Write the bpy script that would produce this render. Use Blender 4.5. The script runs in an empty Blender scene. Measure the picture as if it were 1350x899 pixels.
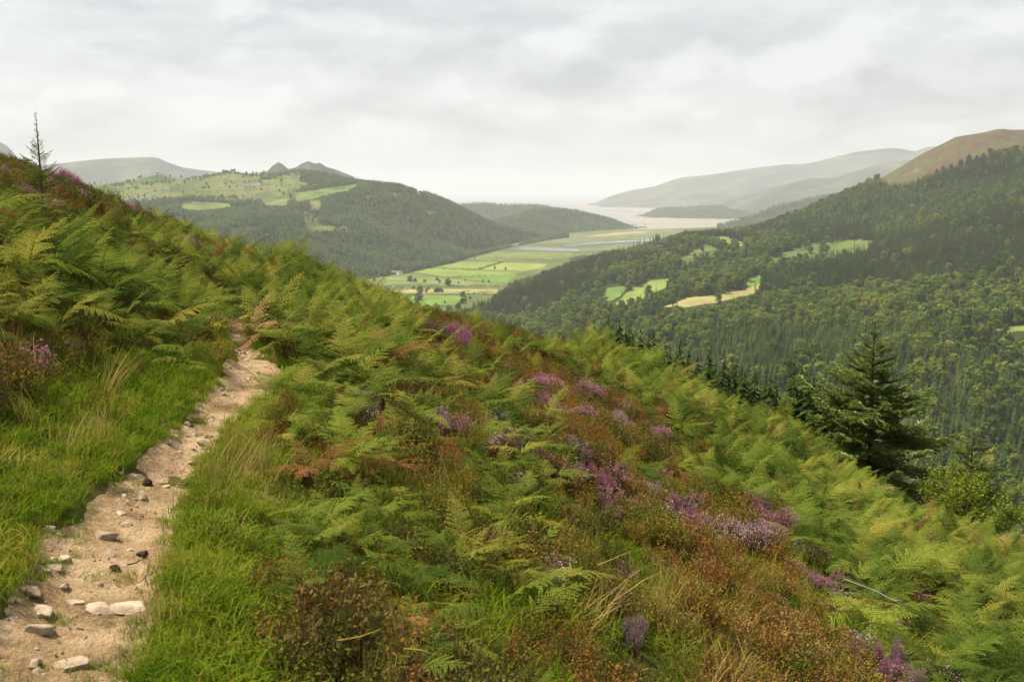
import bpy, bmesh, math, random
import numpy as np
from mathutils import Vector, Matrix, Euler

# ------------------------------------------------------------------ camera, sky, sun, exposure
SC = bpy.context.scene
COL = SC.collection
PI = math.pi
F = 1325.0                      # focal length in pixels of the 1350 px wide photograph
CAMZ = 200.0                    # metres above the estuary
PY0 = 252.0                     # pixel row of the eye level
PITCH = math.atan((449.5 - PY0) / F)

cam_d = bpy.data.cameras.new('camera')
cam = bpy.data.objects.new('camera', cam_d)
COL.objects.link(cam)
cam.location = (0, 0, CAMZ)
cam.rotation_euler = (PI / 2 - PITCH, 0, 0)
cam_d.sensor_width = 36.0
cam_d.lens = F / 1350.0 * 36.0
cam_d.clip_start = 0.1
cam_d.dof.use_dof = True
cam_d.dof.focus_distance = 13.0
cam_d.dof.aperture_fstop = 5.6
cam_d.clip_end = 120000.0
SC.camera = cam

SUN_EL, SUN_AZ = math.radians(58), math.radians(-72)      # azimuth measured from the view direction (+Y), negative to the left
sun_d = bpy.data.lights.new('sun', 'SUN')
sun_d.energy = 3.3
sun_d.angle = math.radians(5)
sun_d.color = (1.0, 0.90, 0.72)
sun = bpy.data.objects.new('sun', sun_d)
COL.objects.link(sun)
sdir = Vector((math.sin(SUN_AZ) * math.cos(SUN_EL), math.cos(SUN_AZ) * math.cos(SUN_EL), math.sin(SUN_EL)))
sun.rotation_euler = sdir.to_track_quat('Z', 'Y').to_euler()

W = bpy.data.worlds.new('World')
SC.world = W
W.use_nodes = True
wn, wl = W.node_tree.nodes, W.node_tree.links
wn.clear()
def WN(t, **k):
    n = wn.new(t)
    for a, b in k.items():
        setattr(n, a, b)
    return n
wout = WN('ShaderNodeOutputWorld')
bg = WN('ShaderNodeBackground')
bg.inputs['Strength'].default_value = 0.1
wl.new(bg.outputs[0], wout.inputs[0])
sky = WN('ShaderNodeTexSky', sky_type='NISHITA', sun_disc=False)
sky.sun_elevation = SUN_EL
sky.sun_rotation = SUN_AZ
tc = WN('ShaderNodeTexCoord')
sep = WN('ShaderNodeSeparateXYZ')
wl.new(tc.outputs['Generated'], sep.inputs[0])
def wmath(op, a, b=None, clamp=False):
    n = WN('ShaderNodeMath', operation=op, use_clamp=clamp)
    for i, v in enumerate((a, b)):
        if v is None:
            continue
        if isinstance(v, (int, float)):
            n.inputs[i].default_value = v
        else:
            wl.new(v, n.inputs[i])
    return n.outputs[0]
zz = wmath('ADD', wmath('MAXIMUM', sep.outputs['Z'], 0.0), 0.16)
cu = wmath('DIVIDE', sep.outputs['X'], zz)
cv = wmath('DIVIDE', sep.outputs['Y'], zz)
comb = WN('ShaderNodeCombineXYZ')
wl.new(cu, comb.inputs[0]); wl.new(cv, comb.inputs[1])
def wnoise(scale, detail, rough, off, dist=0.0):
    mp = WN('ShaderNodeMapping')
    mp.inputs['Location'].default_value = off
    wl.new(comb.outputs[0], mp.inputs[0])
    n = WN('ShaderNodeTexNoise')
    n.inputs['Scale'].default_value = scale
    n.inputs['Detail'].default_value = detail
    n.inputs['Roughness'].default_value = rough
    n.inputs['Distortion'].default_value = dist
    wl.new(mp.outputs[0], n.inputs['Vector'])
    return n.outputs['Fac']
def wramp(fac, stops):
    r = WN('ShaderNodeValToRGB')
    els = r.color_ramp.elements
    while len(els) < len(stops):
        els.new(0.5)
    for e, (p, c) in zip(els, stops):
        e.position = p
        e.color = (c[0], c[1], c[2], 1)
    r.color_ramp.interpolation = 'EASE'
    wl.new(fac, r.inputs[0])
    return r.outputs[0]
def wmix(fac, a, b, blend='MIX'):
    m = WN('ShaderNodeMix', data_type='RGBA', blend_type=blend)
    if isinstance(fac, (int, float)):
        m.inputs[0].default_value = fac
    else:
        wl.new(fac, m.inputs[0])
    for s, v in ((6, a), (7, b)):
        if isinstance(v, tuple):
            m.inputs[s].default_value = (*v, 1)
        else:
            wl.new(v, m.inputs[s])
    return m.outputs[2]
big = wnoise(1.05, 10, 0.58, (3.1, 7.7, 0.4), 0.25)
fine = wnoise(3.6, 9, 0.6, (1.3, 2.2, 5.0), 0.15)
CL = 3.15
cloud = wramp(big, [(0.30, (0.66 * CL, 0.655 * CL, 0.665 * CL)), (0.47, (0.74 * CL, 0.735 * CL, 0.74 * CL)),
                    (0.58, (0.86 * CL, 0.855 * CL, 0.85 * CL)), (0.75, (0.78 * CL, 0.78 * CL, 0.785 * CL))])
finec = wramp(fine, [(0.32, (0.91, 0.91, 0.915)), (0.66, (1.07, 1.07, 1.065))])
cloud = wmix(1.0, cloud, finec, 'MULTIPLY')
# soft heaped clouds over the streaky layer
def dnoise(scale, detail, rough, off):
    mp = WN('ShaderNodeMapping')
    mp.inputs['Location'].default_value = off
    mp.inputs['Scale'].default_value = (1.0, 1.0, 2.1)
    wl.new(tc.outputs['Generated'], mp.inputs[0])
    n = WN('ShaderNodeTexNoise')
    n.inputs['Scale'].default_value = scale
    n.inputs['Detail'].default_value = detail
    n.inputs['Roughness'].default_value = rough
    wl.new(mp.outputs[0], n.inputs['Vector'])
    return n.outputs['Fac']
OFF = (0.35, 0.2, 0.9)
h1 = dnoise(5.5, 9, 0.52, OFF)
h2 = dnoise(5.5, 9, 0.52, (OFF[0] - 0.012, OFF[1], OFF[2] + 0.05))
cover = dnoise(1.7, 2, 0.5, (0.1, 1.3, 0.7))
heap = wramp(wmath('ADD', h1, wmath('MULTIPLY', wmath('SUBTRACT', cover, 0.5), 0.9)), [(0.47, (0, 0, 0)), (0.60, (1, 1, 1))])
lit = wramp(wmath('ADD', wmath('MULTIPLY', wmath('SUBTRACT', h1, h2), 2.2), 0.5), [(0.22, (0.64 * CL, 0.64 * CL, 0.65 * CL)), (0.5, (0.83 * CL, 0.828 * CL, 0.825 * CL)), (0.72, (0.97 * CL, 0.965 * CL, 0.955 * CL))])
cloud = wmix(wmath('MULTIPLY', heap, 0.85), cloud, lit)
low = wmath('SUBTRACT', 1.0, wmath('MULTIPLY', sep.outputs['Z'], 12.5), True)
low = wmath('POWER', low, 1.3)
cloud = wmix(wmath('MULTIPLY', low, 0.85), cloud, (0.838 * CL, 0.828 * CL, 0.838 * CL))
skyc = wmix(0.93, sky.outputs[0], cloud)
wl.new(skyc, bg.inputs['Color'])

SC.view_settings.view_transform = 'Standard'
SC.view_settings.look = 'None'
SC.view_settings.gamma = 1.0
SC.view_settings.use_curve_mapping = False
SC.view_settings.exposure = 1.58
SC.render.engine = 'CYCLES'
cy = SC.cycles
cy.use_denoising = True
cy.denoising_input_passes = 'RGB_ALBEDO_NORMAL'
cy.denoising_prefilter = 'ACCURATE'
cy.max_bounces = 6
cy.diffuse_bounces = 3
cy.glossy_bounces = 2
cy.transmission_bounces = 4
cy.transparent_max_bounces = 8
cy.volume_bounces = 1
cy.use_adaptive_sampling = True
cy.adaptive_threshold = 0.012
cy.sample_clamp_indirect = 4.0

# ------------------------------------------------------------------ helpers
rng = np.random.default_rng(7)
random.seed(7)
cp_, sp_ = math.cos(PITCH), math.sin(PITCH)

def U(px, py, Y):
    """world point seen at photo pixel (px, py) at ground distance Y"""
    px, py, Y = np.broadcast_arrays(np.asarray(px, float), np.asarray(py, float), np.asarray(Y, float))
    up = (449.5 - py) / F
    s = Y / (cp_ + up * sp_)
    return np.stack([(px - 675) / F * s, Y, CAMZ + (-sp_ + up * cp_) * s], -1)
def UZ(px, py, z):
    px, py = np.asarray(px, float), np.asarray(py, float)
    up = (449.5 - py) / F
    s = (z - CAMZ) / (-sp_ + up * cp_)
    return np.stack(np.broadcast_arrays((px - 675) / F * s, (cp_ + up * sp_) * s, np.full_like(s, z)), -1)
def PROJ(P):
    P = np.asarray(P, float)
    x, y, z = P[..., 0], P[..., 1], P[..., 2] - CAMZ
    d = y * cp_ - z * sp_
    d = np.where(np.abs(d) < 1e-6, 1e-6, d)
    u = y * sp_ + z * cp_
    return 675 + F * x / d, 449.5 - F * u / d, d

def _h(ix, iy, s):
    n = (ix * 374761393 + iy * 668265263 + s * 982451653) & 0x7fffffff
    n = ((n ^ (n >> 13)) * 1274126177) & 0x7fffffff
    return ((n ^ (n >> 16)) & 0xffff) / 65535.0
def vnoise(x, y, s=0):
    x, y = np.asarray(x, float), np.asarray(y, float)
    xi, yi = np.floor(x).astype(np.int64), np.floor(y).astype(np.int64)
    fx, fy = x - xi, y - yi
    fx, fy = fx * fx * (3 - 2 * fx), fy * fy * (3 - 2 * fy)
    a, b, c, d = _h(xi, yi, s), _h(xi + 1, yi, s), _h(xi, yi + 1, s), _h(xi + 1, yi + 1, s)
    return (a + (b - a) * fx) * (1 - fy) + (c + (d - c) * fx) * fy
def fbm(x, y, s=0, o=4, g=0.5):
    t, a, n = 0, 1.0, 0
    for i in range(o):
        t = t + a * (vnoise(x * 2 ** i + 17.3 * i, y * 2 ** i - 9.1 * i, s + i) - 0.5)
        n += a
        a *= g
    return t / n * 2
def inpoly(px, py, poly):
    px, py = np.asarray(px, float), np.asarray(py, float)
    r = np.zeros(px.shape, bool)
    n = len(poly)
    for i in range(n):
        x0, y0 = poly[i]; x1, y1 = poly[(i + 1) % n]
        if y0 == y1:
            continue
        c = (y0 > py) != (y1 > py)
        r ^= c & (px < (x1 - x0) * (py - y0) / (y1 - y0) + x0)
    return r

class MB:
    """collects numpy verts + quads / tris with a material slot"""
    def __init__(s):
        s.V, s.Q, s.T, s.n = [], [], [], 0
    def add(s, V, quads=None, tris=None, m=0):
        V = np.asarray(V, float).reshape(-1, 3)
        if quads is not None and len(quads):
            q = np.asarray(quads, np.int64).reshape(-1, 4) + s.n
            s.Q.append((q, m))
        if tris is not None and len(tris):
            t = np.asarray(tris, np.int64).reshape(-1, 3) + s.n
            s.T.append((t, m))
        s.V.append(V)
        s.n += len(V)
    def kites(s, B, M1, TP, M2, m=0):
        """quads from four (N,3) corner arrays"""
        N = len(B)
        if N == 0:
            return
        V = np.stack([B, M1, TP, M2], 1).reshape(-1, 3)
        s.add(V, np.arange(N * 4).reshape(-1, 4), None, m)
    def tube(s, pts, radii, n=6, m=0, cap=True):
        pts = np.asarray(pts, float)
        K = len(pts)
        t = np.gradient(pts, axis=0)
        t /= np.linalg.norm(t, axis=1)[:, None] + 1e-9
        ref = np.where(np.abs(t[:, 2:3]) > 0.9, np.array([[1.0, 0, 0]]), np.array([[0, 0, 1.0]]))
        a = np.cross(t, ref); a /= np.linalg.norm(a, axis=1)[:, None] + 1e-9
        b = np.cross(t, a)
        ang = np.arange(n) / n * 2 * PI
        r = np.asarray(radii, float).reshape(-1, 1, 1)
        V = pts[:, None, :] + r * (a[:, None, :] * np.cos(ang)[None, :, None] + b[:, None, :] * np.sin(ang)[None, :, None])
        q = []
        for k in range(K - 1):
            for j in range(n):
                q.append((k * n + j, k * n + (j + 1) % n, (k + 1) * n + (j + 1) % n, (k + 1) * n + j))
        V = V.reshape(-1, 3)
        tr = []
        if cap:
            V = np.vstack([V, pts[-1:] + t[-1:] * float(radii[-1]) * 0.5])
            tr = [((K - 1) * n + j, (K - 1) * n + (j + 1) % n, K * n) for j in range(n)]
        s.add(V, q, tr, m)
    def merge(s, o, M=None, moff=0):
        for V in [np.vstack(o.V)]:
            if M is not None:
                M = np.asarray(M)
                V = V @ M[:3, :3].T + M[:3, 3]
        base = s.n
        s.V.append(V); s.n += len(V)
        for q, m in o.Q:
            s.Q.append((q + base, m + moff))
        for t, m in o.T:
            s.T.append((t + base, m + moff))
    def mesh(s, name, mats, smooth=False):
        me = bpy.data.meshes.new(name)
        V = np.vstack(s.V)
        nq = sum(len(q) for q, _ in s.Q); nt = sum(len(t) for t, _ in s.T)
        me.vertices.add(len(V))
        me.vertices.foreach_set('co', V.astype(np.float32).ravel())
        me.loops.add(nq * 4 + nt * 3)
        me.polygons.add(nq + nt)
        li = np.concatenate([q.ravel() for q, _ in s.Q] + [t.ravel() for t, _ in s.T])
        me.loops.foreach_set('vertex_index', li.astype(np.int32))
        ls = np.concatenate([np.arange(nq) * 4, nq * 4 + np.arange(nt) * 3]).astype(np.int32)
        me.polygons.foreach_set('loop_start', ls)
        mi = np.concatenate([np.full(len(q), m) for q, m in s.Q] + [np.full(len(t), m) for t, m in s.T]).astype(np.int32)
        for m in (mats if isinstance(mats, (list, tuple)) else [mats]):
            me.materials.append(m)
        me.polygons.foreach_set('material_index', mi)
        if smooth:
            me.polygons.foreach_set('use_smooth', np.ones(nq + nt, bool))
        me.update(calc_edges=True)
        return me

def link(name, data, parent=None, loc=None, rot=None, scale=None):
    o = bpy.data.objects.new(name, data)
    COL.objects.link(o)
    if parent is not None:
        o.parent = parent
    if loc is not None:
        o.location = loc
    if rot is not None:
        o.rotation_euler = rot
    if scale is not None:
        o.scale = scale if hasattr(scale, '__len__') else (scale,) * 3
    return o
def tag(o, label=None, cat=None, group=None, kind=None):
    if label: o['label'] = label
    if cat: o['category'] = cat
    if group: o['group'] = group
    if kind: o['kind'] = kind
    return o
def thing(name, label, cat, loc, rot=(0, 0, 0), group=None, scale=1.0):
    o = link(name, None, None, loc, rot, scale)
    o.empty_display_size = 0.2
    return tag(o, label, cat, group)

def grid_mesh(P, mask, mat, name, smooth=True):
    ny, nx = P.shape[:2]
    idx = np.arange(ny * nx).reshape(ny, nx)
    q = np.stack([idx[:-1, :-1], idx[:-1, 1:], idx[1:, 1:], idx[1:, :-1]], -1).reshape(-1, 4)
    if mask is not None:
        q = q[mask.ravel()]
    used = np.unique(q)
    re = np.zeros(ny * nx, np.int64); re[used] = np.arange(len(used))
    mb = MB(); mb.add(P.reshape(-1, 3)[used], re[q])
    return mb.mesh(name, mat, smooth)

# ------------------------------------------------------------------ materials
class NM:
    def __init__(s, name):
        s.m = bpy.data.materials.new(name)
        s.m.use_nodes = True
        s.n, s.l = s.m.node_tree.nodes, s.m.node_tree.links
        s.n.clear()
        s.out = s.n.new('ShaderNodeOutputMaterial')
    def N(s, t, **k):
        n = s.n.new(t)
        for a, b in k.items():
            setattr(n, a, b)
        return n
    def put(s, sock, v):
        if isinstance(v, (int, float)):
            sock.default_value = v
        elif isinstance(v, tuple):
            sock.default_value = (*v, 1) if len(v) == 3 and sock.type == 'RGBA' else v
        else:
            s.l.new(v, sock)
    def math(s, op, a, b=0.0, clamp=False):
        n = s.N('ShaderNodeMath', operation=op, use_clamp=clamp)
        s.put(n.inputs[0], a); s.put(n.inputs[1], b)
        return n.outputs[0]
    def noise(s, vec, scale, detail=4, rough=0.55, dist=0.0):
        n = s.N('ShaderNodeTexNoise')
        if vec is not None:
            s.l.new(vec, n.inputs['Vector'])
        n.inputs['Scale'].default_value = scale
        n.inputs['Detail'].default_value = detail
        n.inputs['Roughness'].default_value = rough
        n.inputs['Distortion'].default_value = dist
        return n.outputs['Fac']
    def ramp(s, fac, stops):
        r = s.N('ShaderNodeValToRGB')
        els = r.color_ramp.elements
        while len(els) < len(stops):
            els.new(0.5)
        for e, (p, c) in zip(els, stops):
            e.position = p; e.color = (c[0], c[1], c[2], 1)
        s.l.new(fac, r.inputs[0])
        return r.outputs[0]
    def mix(s, fac, a, b, blend='MIX'):
        m = s.N('ShaderNodeMix', data_type='RGBA', blend_type=blend)
        s.put(m.inputs[0], fac); s.put(m.inputs[6], a); s.put(m.inputs[7], b)
        return m.outputs[2]
    def pos(s):
        return s.N('ShaderNodeNewGeometry').outputs['Position']
    def principled(s, col, rough=0.8, spec=0.2, bump=None, transl=0.0, tcol=None):
        p = s.N('ShaderNodeBsdfPrincipled')
        s.put(p.inputs['Base Color'], col)
        s.put(p.inputs['Roughness'], rough)
        s.put(p.inputs['Specular IOR Level'], spec)
        if bump is not None:
            h, st, dd = bump
            b = s.N('ShaderNodeBump')
            b.inputs['Strength'].default_value = st
            b.inputs['Distance'].default_value = dd
            s.l.new(h, b.inputs['Height'])
            s.l.new(b.outputs[0], p.inputs['Normal'])
        sh = p.outputs[0]
        if transl > 0:
            t = s.N('ShaderNodeBsdfTranslucent')
            s.put(t.inputs['Color'], tcol if tcol is not None else col)
            mx = s.N('ShaderNodeMixShader')
            mx.inputs[0].default_value = transl
            s.l.new(sh, mx.inputs[1]); s.l.new(t.outputs[0], mx.inputs[2])
            sh = mx.outputs[0]
        s.l.new(sh, s.out.inputs['Surface'])
        return s.m

def leaf_mat(name, stops, scale, spread=0.5, rough=0.6, spec=0.2, transl=0.3, vfine=12.0, vamt=0.35):
    """colour drifts over the ground with the plant's place, plus a step from plant to plant"""
    k = NM(name)
    oi = k.N('ShaderNodeObjectInfo')
    n = k.noise(oi.outputs['Location'], scale, 3, 0.6)
    f = k.math('ADD', k.math('MULTIPLY', k.math('SUBTRACT', n, 0.5), 2.2), 0.5)
    f = k.math('ADD', f, k.math('MULTIPLY', k.math('SUBTRACT', oi.outputs['Random'], 0.5), spread), True)
    c = k.ramp(f, stops)
    v = k.noise(k.pos(), vfine, 3, 0.6)
    v = k.math('ADD', k.math('MULTIPLY', k.math('SUBTRACT', v, 0.5), vamt * 3), 1.0)
    c = k.mix(1.0, c, k.ramp(k.math('MULTIPLY', v, 0.5), [(0, (0, 0, 0)), (1, (2, 2, 2))]), 'MULTIPLY')
    df = k.N('ShaderNodeBsdfDiffuse'); k.l.new(c, df.inputs['Color'])
    tr = k.N('ShaderNodeBsdfTranslucent'); k.l.new(c, tr.inputs['Color'])
    mx = k.N('ShaderNodeMixShader'); mx.inputs[0].default_value = transl
    k.l.new(df.outputs[0], mx.inputs[1]); k.l.new(tr.outputs[0], mx.inputs[2]); k.l.new(mx.outputs[0], k.out.inputs['Surface'])
    return k.m

def ground_mat(name, stops, scale, fine=None, rough=0.9, bump=None, detail=6):
    k = NM(name)
    p = k.pos()
    n = k.noise(p, scale, detail, 0.6)
    f = k.math('ADD', k.math('MULTIPLY', k.math('SUBTRACT', n, 0.5), 2.0), 0.5, True)
    c = k.ramp(f, stops)
    if fine:
        n2 = k.noise(p, fine[0], 5, 0.65)
        v = k.math('ADD', k.math('MULTIPLY', k.math('SUBTRACT', n2, 0.5), fine[1]), 1.0)
        c = k.mix(1.0, c, k.ramp(k.math('MULTIPLY', v, 0.5), [(0, (0, 0, 0)), (1, (2, 2, 2))]), 'MULTIPLY')
    b = None
    if bump:
        b = (k.noise(p, bump[0], 6, 0.65), bump[1], bump[2])
    return k.principled(c, rough, 0.0, b)

M = {}
M['soil'] = ground_mat('mossy_soil', [(0.2, (0.03, 0.034, 0.009)), (0.5, (0.05, 0.062, 0.012)), (0.8, (0.075, 0.06, 0.02))], 1.2, (14, 0.8), 0.95, (30, 0.6, 0.02))
M['dirt'] = ground_mat('trodden_earth', [(0.08, (0.15, 0.10, 0.055)), (0.3, (0.26, 0.18, 0.10)), (0.5, (0.34, 0.24, 0.143)), (0.7, (0.41, 0.30, 0.19)), (0.95, (0.27, 0.19, 0.11))], 2.6, (28, 1.3), 0.95, (55, 1.0, 0.03), 9)
M['stone'] = ground_mat('pale_stone', [(0.2, (0.26, 0.20, 0.145)), (0.55, (0.38, 0.30, 0.22)), (0.85, (0.46, 0.38, 0.29))], 6.0, (40, 0.7), 0.85, (60, 0.6, 0.01))
M['stone_grey'] = ground_mat('grey_stone', [(0.2, (0.23, 0.18, 0.125)), (0.8, (0.36, 0.285, 0.205))], 6.0, (40, 0.7), 0.85, (60, 0.6, 0.01))
M['dung'] = ground_mat('dark_clod', [(0.2, (0.02, 0.014, 0.009)), (0.8, (0.055, 0.04, 0.026))], 25.0, (60, 0.8), 0.7, (80, 0.8, 0.01))
M['bark'] = ground_mat('bark', [(0.2, (0.035, 0.027, 0.02)), (0.8, (0.075, 0.058, 0.042))], 3.0, (20, 0.6), 0.9)
M['twig'] = ground_mat('reddish_twig', [(0.2, (0.11, 0.07, 0.04)), (0.8, (0.2, 0.13, 0.07))], 9.0, None, 0.8)
M['deadwood'] = ground_mat('bleached_wood', [(0.2, (0.30, 0.28, 0.24)), (0.8, (0.45, 0.42, 0.37))], 9.0, None, 0.8)
FERN = [(0.02, (0.04, 0.072, 0.013)), (0.25, (0.07, 0.115, 0.018)), (0.5, (0.115, 0.162, 0.025)), (0.75, (0.165, 0.2, 0.031)), (1.0, (0.235, 0.228, 0.044))]
M['fern'] = leaf_mat('bracken_green', FERN, 0.5, 1.0, 0.55, 0.3, 0.35, 3.0, 0.3)
M['fern_pale'] = leaf_mat('bracken_yellow_green', [(0.1, (0.14, 0.19, 0.0288)), (0.6, (0.21, 0.26, 0.036)), (1.0, (0.28, 0.26, 0.0432))], 0.5, 0.8, 0.55, 0.3, 0.35, 3.0, 0.2)
M['fern_dead'] = leaf_mat('bracken_rusty', [(0.1, (0.12, 0.055, 0.025)), (0.6, (0.2, 0.095, 0.04)), (1.0, (0.25, 0.15, 0.07))], 0.6, 0.9, 0.7, 0.15, 0.2, 3.0, 0.25)
M['stipe'] = leaf_mat('bracken_stem', [(0.1, (0.12, 0.11, 0.0252)), (1.0, (0.2, 0.15, 0.036))], 0.5, 0.9, 0.6, 0.2, 0.1)
M['stipe_yellow'] = leaf_mat('yellow_stem', [(0.1, (0.32, 0.23, 0.05)), (1.0, (0.38, 0.26, 0.07))], 0.5, 0.9, 0.6, 0.2, 0.1)
M['grass'] = leaf_mat('lush_grass', [(0.05, (0.075, 0.13, 0.0094)), (0.4, (0.125, 0.19, 0.013)), (0.75, (0.18, 0.225, 0.019)), (1.0, (0.26, 0.235, 0.038))], 1.3, 0.9, 0.5, 0.3, 0.4, 4.0, 0.2)
M['grass_dry'] = leaf_mat('dry_grass', [(0.05, (0.17, 0.17, 0.0324)), (0.4, (0.26, 0.21, 0.0576)), (1.0, (0.38, 0.29, 0.1008))], 0.9, 0.9, 0.6, 0.2, 0.35, 4.0, 0.2)
M['heath'] = leaf_mat('bilberry_leaf', [(0.05, (0.065, 0.1, 0.0108)), (0.4, (0.13, 0.155, 0.0144)), (0.68, (0.2, 0.165, 0.0202)), (0.86, (0.24, 0.12, 0.028)), (1.0, (0.2, 0.075, 0.028))], 0.45, 0.9, 0.5, 0.3, 0.3, 5.0, 0.3)
M['heath_red'] = leaf_mat('russet_heath_leaf', [(0.05, (0.12, 0.14, 0.0158)), (0.35, (0.19, 0.145, 0.0202)), (0.7, (0.23, 0.1, 0.028)), (1.0, (0.28, 0.18, 0.06))], 0.7, 1.0, 0.55, 0.25, 0.25, 5.0, 0.3)
M['heath_orange'] = leaf_mat('orange_heath_leaf', [(0.05, (0.14, 0.13, 0.0144)), (0.4, (0.24, 0.17, 0.025)), (0.75, (0.27, 0.115, 0.025)), (1.0, (0.2, 0.07, 0.025))], 0.7, 1.0, 0.55, 0.25, 0.3, 5.0, 0.3)
M['heath_dark'] = leaf_mat('heather_green', [(0.05, (0.06, 0.08, 0.0144)), (0.6, (0.1, 0.11, 0.0202)), (1.0, (0.14, 0.1, 0.035))], 0.9, 0.9, 0.6, 0.2, 0.2, 5.0, 0.3)
M['bloom'] = leaf_mat('magenta_bloom', [(0.1, (0.36, 0.11, 0.24)), (0.6, (0.45, 0.18, 0.32)), (1.0, (0.44, 0.25, 0.32))], 0.9, 0.5, 0.6, 0.2, 0.25, 9.0, 0.3)
M['bloom_pale'] = leaf_mat('mauve_bloom', [(0.1, (0.36, 0.22, 0.27)), (0.6, (0.43, 0.30, 0.33)), (1.0, (0.44, 0.34, 0.33))], 0.9, 0.5, 0.6, 0.2, 0.25, 9.0, 0.3)
M['bloom_dusk'] = leaf_mat('dusky_bloom', [(0.1, (0.36, 0.15, 0.22)), (0.6, (0.43, 0.20, 0.27)), (1.0, (0.39, 0.24, 0.24))], 0.9, 0.5, 0.6, 0.2, 0.25, 9.0, 0.3)
M['needle'] = leaf_mat('spruce_needle', [(0.1, (0.14, 0.19, 0.045)), (0.6, (0.195, 0.245, 0.06)), (1.0, (0.22, 0.27, 0.07))], 2.0, 0.8, 0.5, 0.35, 0.3, 2.5, 0.3)
M['needle_tip'] = leaf_mat('spruce_tip', [(0.1, (0.25, 0.32, 0.1152)), (1.0, (0.32, 0.38, 0.1368))], 2.0, 0.8, 0.5, 0.35, 0.2, 2.5, 0.2)
M['rowan'] = leaf_mat('rowan_leaf', [(0.1, (0.10, 0.145, 0.018)), (0.6, (0.155, 0.195, 0.024)), (1.0, (0.21, 0.215, 0.03))], 3.0, 0.8, 0.5, 0.3, 0.35, 2.0, 0.5)
M['rowan_red'] = leaf_mat('red_leaf', [(0.1, (0.3, 0.06, 0.03)), (1.0, (0.34, 0.12, 0.04))], 3.0, 0.8, 0.5, 0.3, 0.3)
M['con_dark'] = leaf_mat('plantation_conifer', [(0.1, (0.022, 0.037, 0.0086)), (0.5, (0.033, 0.052, 0.0115)), (0.9, (0.05, 0.072, 0.0151)), (1.0, (0.075, 0.095, 0.0288))], 0.006, 0.75, 0.7, 0.15, 0.12, 0.25, 0.3)
M['con_mid'] = leaf_mat('larch_conifer', [(0.1, (0.04, 0.075, 0.0187)), (0.5, (0.065, 0.11, 0.0245)), (0.9, (0.09, 0.14, 0.0274)), (1.0, (0.12, 0.145, 0.0324))], 0.006, 0.8, 0.7, 0.15, 0.2, 0.25, 0.3)
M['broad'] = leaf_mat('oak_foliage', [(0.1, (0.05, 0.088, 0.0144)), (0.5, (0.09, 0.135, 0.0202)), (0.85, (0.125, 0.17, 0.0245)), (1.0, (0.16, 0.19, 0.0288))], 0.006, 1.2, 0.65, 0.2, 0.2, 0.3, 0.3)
M['far_wood'] = leaf_mat('haze_tinted_foliage', [(0.1, (0.09, 0.14, 0.055)), (0.5, (0.13, 0.185, 0.068)), (0.9, (0.17, 0.215, 0.075))], 0.006, 0.7, 0.65, 0.2, 0.2, 0.3, 0.2)  # lighter and bluer than the near oaks; distance haze mixed into the colour
M['birch'] = leaf_mat('birch_foliage', [(0.1, (0.075, 0.12, 0.02)), (0.5, (0.115, 0.165, 0.026)), (0.9, (0.155, 0.195, 0.033)), (1.0, (0.19, 0.195, 0.038))], 0.006, 1.2, 0.65, 0.2, 0.25, 0.3, 0.3)
M['hill'] = ground_mat('moor_grass', [(0.15, (0.04, 0.055, 0.022)), (0.4, (0.075, 0.095, 0.03)), (0.6, (0.125, 0.14, 0.045)), (0.75, (0.085, 0.085, 0.045)), (0.92, (0.2, 0.19, 0.15))], 0.006, (0.05, 1.3), 0.95, None, 8)
M['forest_floor'] = ground_mat('forest_floor', [(0.2, (0.018, 0.026, 0.01)), (0.8, (0.04, 0.05, 0.018))], 0.02, (0.3, 0.6), 0.95)
M['heather_moor'] = ground_mat('heather_moor', [(0.2, (0.072, 0.05, 0.042)), (0.43, (0.085, 0.062, 0.047)), (0.54, (0.078, 0.07, 0.036)), (0.64, (0.065, 0.082, 0.03)), (0.84, (0.12, 0.11, 0.07)), (0.93, (0.22, 0.2, 0.165))], 0.017, (0.12, 1.7), 0.95, None, 8)
M['mountain'] = ground_mat('mountain_moor', [(0.15, (0.035, 0.034, 0.038)), (0.5, (0.05, 0.052, 0.042)), (0.75, (0.085, 0.095, 0.05)), (0.9, (0.05, 0.047, 0.048))], 0.0022, (0.015, 1.4), 0.95, None, 8)
M['valley'] = ground_mat('valley_grass', [(0.2, (0.065, 0.085, 0.03)), (0.5, (0.088, 0.105, 0.038)), (0.8, (0.12, 0.12, 0.055))], 0.006, (0.05, 0.6), 0.95)
def fieldm(name, c, v=0.35):
    a = tuple(x * (1 - v * 0.4) for x in c); b = tuple(x * (1 + v * 0.4) for x in c)
    return ground_mat(name, [(0.25, a), (0.75, b)], 0.012, (0.09, 0.35), 0.95)
M['lime'] = fieldm('lime_pasture', (0.14, 0.185, 0.045))
M['lime2'] = fieldm('bright_pasture', (0.105, 0.17, 0.037))
M['yellow'] = fieldm('mown_meadow', (0.18, 0.205, 0.06))
M['olive'] = fieldm('rough_pasture', (0.12, 0.145, 0.05), 0.7)
M['tan'] = fieldm('hay_stubble', (0.225, 0.21, 0.085), 0.5)
M['hill_pasture'] = fieldm('hill_pasture', (0.10, 0.135, 0.042), 0.7)
M['marsh'] = fieldm('salt_marsh', (0.115, 0.13, 0.065), 0.8)
M['bracken_field'] = fieldm('bracken_clearing', (0.075, 0.10, 0.03), 0.8)
M['sand'] = ground_mat('wet_sand', [(0.2, (0.19, 0.17, 0.15)), (0.5, (0.25, 0.225, 0.20)), (0.8, (0.205, 0.19, 0.175))], 0.0009, (0.006, 0.3), 0.6)
k = NM('estuary_water')
M['water'] = k.principled((0.10, 0.115, 0.12), 0.18, 0.5, (k.noise(k.pos(), 0.15, 4, 0.6), 0.25, 1.0))
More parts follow.
